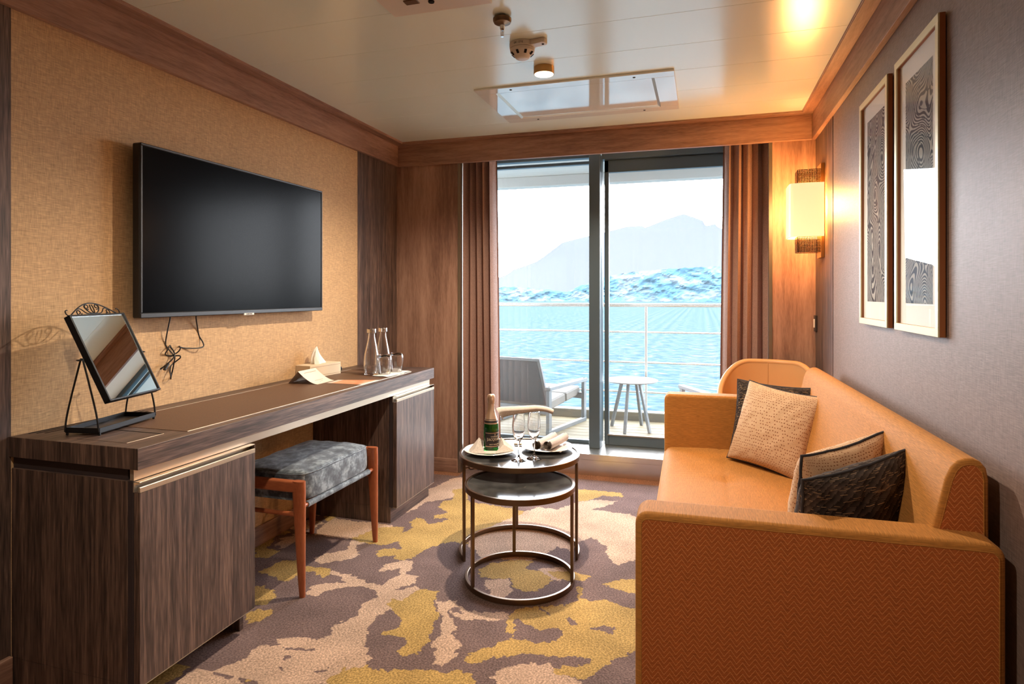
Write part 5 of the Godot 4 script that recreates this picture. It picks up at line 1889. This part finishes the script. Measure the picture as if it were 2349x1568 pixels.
func lounge_chair(at: Vector3, turn: float, label: String) -> void:
	# local +x is forward, z across
	var t := thing("lounge_chair", label, "chair", at, turn, "balcony lounge chairs")
	var g: G
	for z in [-0.31, 0.31]:
		g = G.new()
		var w := 0.028
		g.bar(Vector3(-0.30, 0.0, z), Vector3(-0.30, 0.365, z), w, 0.045, 0.002, Vector3.RIGHT)
		g.bar(Vector3(0.32, 0.0, z), Vector3(0.32, 0.365, z), w, 0.045, 0.002, Vector3.RIGHT)
		g.bar(Vector3(-0.325, 0.352, z), Vector3(0.345, 0.352, z), 0.05, 0.026, 0.002)
		g.bar(Vector3(-0.325, 0.016, z), Vector3(0.345, 0.016, z), 0.03, 0.032, 0.002)
		part(t, "side_frame", g, M.grey_aluminium, 1, 20.0)
	g = G.new()
	g.bar(Vector3(-0.30, 0.18, -0.31), Vector3(-0.30, 0.18, 0.31), 0.03, 0.05, 0.002)
	part(t, "rear_rail", g, M.grey_aluminium, 1, 20.0)
	g = G.new()
	g.bar(Vector3(0.30, 0.22, -0.31), Vector3(0.30, 0.22, 0.31), 0.03, 0.05, 0.002)
	part(t, "front_rail", g, M.grey_aluminium, 1, 20.0)
	g = G.new()   # back: frame and dark sling
	g.bar(Vector3(-0.215, 0.20, -0.26), Vector3(-0.37, 0.575, -0.26), 0.022, 0.022, 0.002)
	g.bar(Vector3(-0.215, 0.20, 0.26), Vector3(-0.37, 0.575, 0.26), 0.022, 0.022, 0.002)
	g.bar(Vector3(-0.37, 0.575, -0.27), Vector3(-0.37, 0.575, 0.27), 0.022, 0.022, 0.002)
	var b := part(t, "back_frame", g, M.grey_aluminium, 1, 20.0)
	g = G.new()
	g.bar(Vector3(-0.22, 0.21, 0), Vector3(-0.367, 0.565, 0), 0.50, 0.012, 0.003, Vector3(-0.93, -0.37, 0))
	part(b, "sling", g, M.sling_dark, 1, 20.0, "dark woven sling")
	for e in [[-0.20, 0.06], [0.07, 0.335]]:
		g = G.new()
		g.xf = Transform3D(Basis(Vector3.BACK, 0.10), Vector3(0, 0.225, 0))
		g.box(Vector3((e[0] + e[1]) / 2, 0, 0), Vector3(e[1] - e[0], 0.075, 0.54), 0.012)
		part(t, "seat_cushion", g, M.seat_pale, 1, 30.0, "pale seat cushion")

func build_outside() -> void:
	lounge_chair(Vector3(-1.352, 0.10, -5.01), 1.31, "grey lounge chair with a dark sling back behind the fixed window")
	lounge_chair(Vector3(0.27, 0.10, -4.92), 2.055, "grey lounge chair showing only its arm beside the curtain")
	# sea: rows get wider apart with distance
	var g := G.new()
	var n := FastNoiseLite.new()
	n.seed = 14
	n.frequency = 0.16
	n.fractal_octaves = 3
	var rows := []
	for i in 231:
		var z := -14.0 * pow(110.0, i / 230.0)
		var row := []
		for j in 141:
			var x := (j / 140.0 - 0.5) * (60.0 - z * 0.95) + z * 0.17
			var amp := 0.28 * clampf(1.2 + z / 500.0, 0.35, 1.0)
			row.append(Vector3(x, amp * n.get_noise_2d(x * 0.8, z * 1.7), z))
		rows.append(row)
	g.grid(rows)
	for k in g.p.size():
		g.t[k] = Vector2(g.p[k].x, g.p[k].z)
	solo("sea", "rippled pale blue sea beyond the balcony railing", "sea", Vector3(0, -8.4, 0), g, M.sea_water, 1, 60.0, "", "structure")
	# glaciated island: snow dome behind an ice cliff
	var ridge := [[-560.0, 4.0], [-417.5, 8.3], [-353.3, 27.6], [-334.5, 33.7], [-319.9, 44.3], [-316.7, 45.1], [-278.5, 56.8], [-231.8, 90.0], [-186.3, 100.0], [-152.9, 106.5], [-120.1, 114.3], [-95.7, 114.2], [-92.2, 109.8], [-63.3, 121.8], [-30.7, 132.0], [-8.3, 123.4], [1.2, 118.8], [3.9, 110.3], [18.6, 114.0], [22.6, 109.0], [58.1, 90.6], [96.7, 72.4], [180.0, 30.0]]
	var cliff := [[-420.0, 2.0], [-318.1, 9.6], [-269.2, 9.5], [-245.6, 11.2], [-200.2, 7.0], [-170.8, 4.6], [-156.3, 11.4], [-141.9, 15.9], [-116.5, 24.7], [-86.0, 29.5], [-37.6, 32.8], [19.2, 35.3], [73.7, 36.7], [140.0, 30.0]]
	var along := func(line: Array, x: float) -> float:
		for k in line.size() - 1:
			if x <= line[k + 1][0]:
				return lerpf(line[k][1], line[k + 1][1], clampf((x - line[k][0]) / (line[k + 1][0] - line[k][0]), 0.0, 1.0))
		return line[-1][1]
	var t := thing("glacier_island", "snow covered island ending in a blue ice cliff at sea", "glacier", Vector3(0, -8.4, 0))
	var nn := FastNoiseLite.new()
	nn.seed = 31
	nn.frequency = 0.03
	nn.fractal_octaves = 4
	var nr := FastNoiseLite.new()
	nr.seed = 44
	nr.frequency = 0.035
	nr.fractal_type = FastNoiseLite.FRACTAL_RIDGED
	nr.fractal_octaves = 4
	var cols := 221
	var edge := []
	g = G.new()
	rows = []
	for i in 31:
		var row := []
		var f := i / 30.0
		for j in cols:
			var x := -400.0 + 530.0 * j / (cols - 1)
			var top: float = along.call(cliff, x) + 1.6 * nn.get_noise_1d(x * 3.0)
			var y := lerpf(-2.0, top + 8.4, f)
			var rough := nr.get_noise_2d(x, y * 1.6) * 5.0 + nn.get_noise_2d(x * 1.5, y * 2.0) * 6.0
			row.append(Vector3(x, y, -800.0 + rough * (0.35 + 0.65 * (1.0 - absf(2.0 * f - 1.0))) - 6.0 * f))
		rows.append(row)
	edge = rows[30]
	g.grid(rows)
	for k in g.p.size():
		g.t[k] = Vector2(g.p[k].x, g.p[k].y)
	part(t, "ice_cliff", g, M.ice, 1, 22.0, "fractured blue ice cliff")
	g = G.new()
	rows = []
	for i in 41:
		var f := i / 40.0
		var row := []
		for j in cols:
			var e: Vector3 = edge[j]
			var xr := e.x * 1050.0 / 800.0   # the slope fans out towards the ridge
			var top: float = along.call(ridge, xr) + 8.4
			var soft := 0.0
			for q in 9:
				soft += along.call(ridge, xr + (q - 4) * 14.0) / 9.0
			soft += 8.4
			if f <= 0.8:
				var h := f / 0.8
				var k := 1.0 - pow(1.0 - h, 1.25)
				var y := lerpf(e.y, maxf(lerpf(soft, top, pow(h, 6.0)), e.y * 0.9), k) + 2.2 * nn.get_noise_2d(xr * 0.35, h * 60.0) * sin(PI * h)
				row.append(Vector3(lerpf(e.x, xr, h), y, lerpf(e.z, -1050.0, h)))
			else:
				var h := (f - 0.8) / 0.2
				row.append(Vector3(xr * (1.0 + 0.2 * h), lerpf(maxf(top, e.y * 0.9), -2.0, h), -1050.0 - 160.0 * h))
		rows.append(row)
	g.grid(rows)
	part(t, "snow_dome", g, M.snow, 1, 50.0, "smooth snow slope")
	g = G.new()
	rng.seed = 3
	for k in 7:
		var x := -352.0 + 5.2 * k
		g.box(Vector3(x, 28.0 + 2.0 * k + rng.randf_range(-2, 2), -1046.0), Vector3(7.0, rng.randf_range(9, 15), 8.0), 2.5)
	part(t, "rock_outcrop", g, M.rock, 1, 0.0, "dark rock at the end of the slope")

# ------------------------------------------------------------------ scene
const SKY_ENERGY := 4.0
const LAMP_ENERGY := 0.6
const SPOT_ENERGY := 5.0

func _ready() -> void:
	# camera: level, turned 17 degrees to the left, with the lens shifted down
	var cam := Camera3D.new()
	cam.name = "camera"
	cam.projection = Camera3D.PROJECTION_FRUSTUM
	cam.near = 0.05
	cam.far = 4000.0
	cam.size = 0.05 * 1568.0 / 1424.0
	cam.frustum_offset = Vector2(0, -0.05 * 110.0 / 1424.0)
	cam.position = Vector3(0, 1.18, 0)
	cam.rotation.y = 0.29823
	add_child(cam)
	# overcast sky
	var sky_mat := ProceduralSkyMaterial.new()
	sky_mat.sky_top_color = Color(0.92, 0.95, 1.0)
	sky_mat.sky_horizon_color = Color(0.97, 0.985, 1.0)
	sky_mat.ground_horizon_color = Color(0.75, 0.85, 0.9)
	sky_mat.ground_bottom_color = Color(0.4, 0.5, 0.55)
	sky_mat.sky_energy_multiplier = SKY_ENERGY
	sky_mat.ground_energy_multiplier = SKY_ENERGY * 0.5
	var sky := Sky.new()
	sky.sky_material = sky_mat
	var env := Environment.new()
	env.background_mode = Environment.BG_SKY
	env.sky = sky
	env.tonemap_mode = Environment.TONE_MAPPER_LINEAR
	env.tonemap_exposure = 1.0
	env.sdfgi_enabled = true
	env.ssao_enabled = true
	env.ssil_enabled = true
	var we := WorldEnvironment.new()
	we.name = "environment"
	we.environment = env
	add_child(we)
	# ceiling spotlights: the one in view and an added unseen one brightening the near end
	for e in [[Vector3(-0.68, CEIL - 0.042, -2.70), SPOT_ENERGY], [Vector3(-0.68, CEIL - 0.042, -0.55), SPOT_ENERGY * 0.5]]:
		var l := SpotLight3D.new()
		l.name = "spotlight_beam"
		l.light_color = Color(1.0, 0.93, 0.83)
		l.light_energy = e[1]
		l.light_size = 0.03
		l.spot_angle = 76.0
		l.spot_angle_attenuation = 0.5
		l.spot_range = 12.0
		l.spot_attenuation = 2.0
		l.shadow_enabled = true
		l.position = e[0]
		l.rotation.x = -PI / 2
		add_child(l, true)
	make_textures()
	make_materials()
	build_room()
	build_balcony()
	build_desk()
	build_tv()
	build_sofa()
	build_tables()
	build_stool()
	build_armchair()
	build_curtains()
	build_pillows()
	build_wall_things()
	build_mirror()
	build_ceiling_fittings()
	build_desk_things()
	build_table_things()
	build_outside()
	for o in find_children("*", "GeometryInstance3D", true, false):
		o.cast_shadow = GeometryInstance3D.SHADOW_CASTING_SETTING_ON
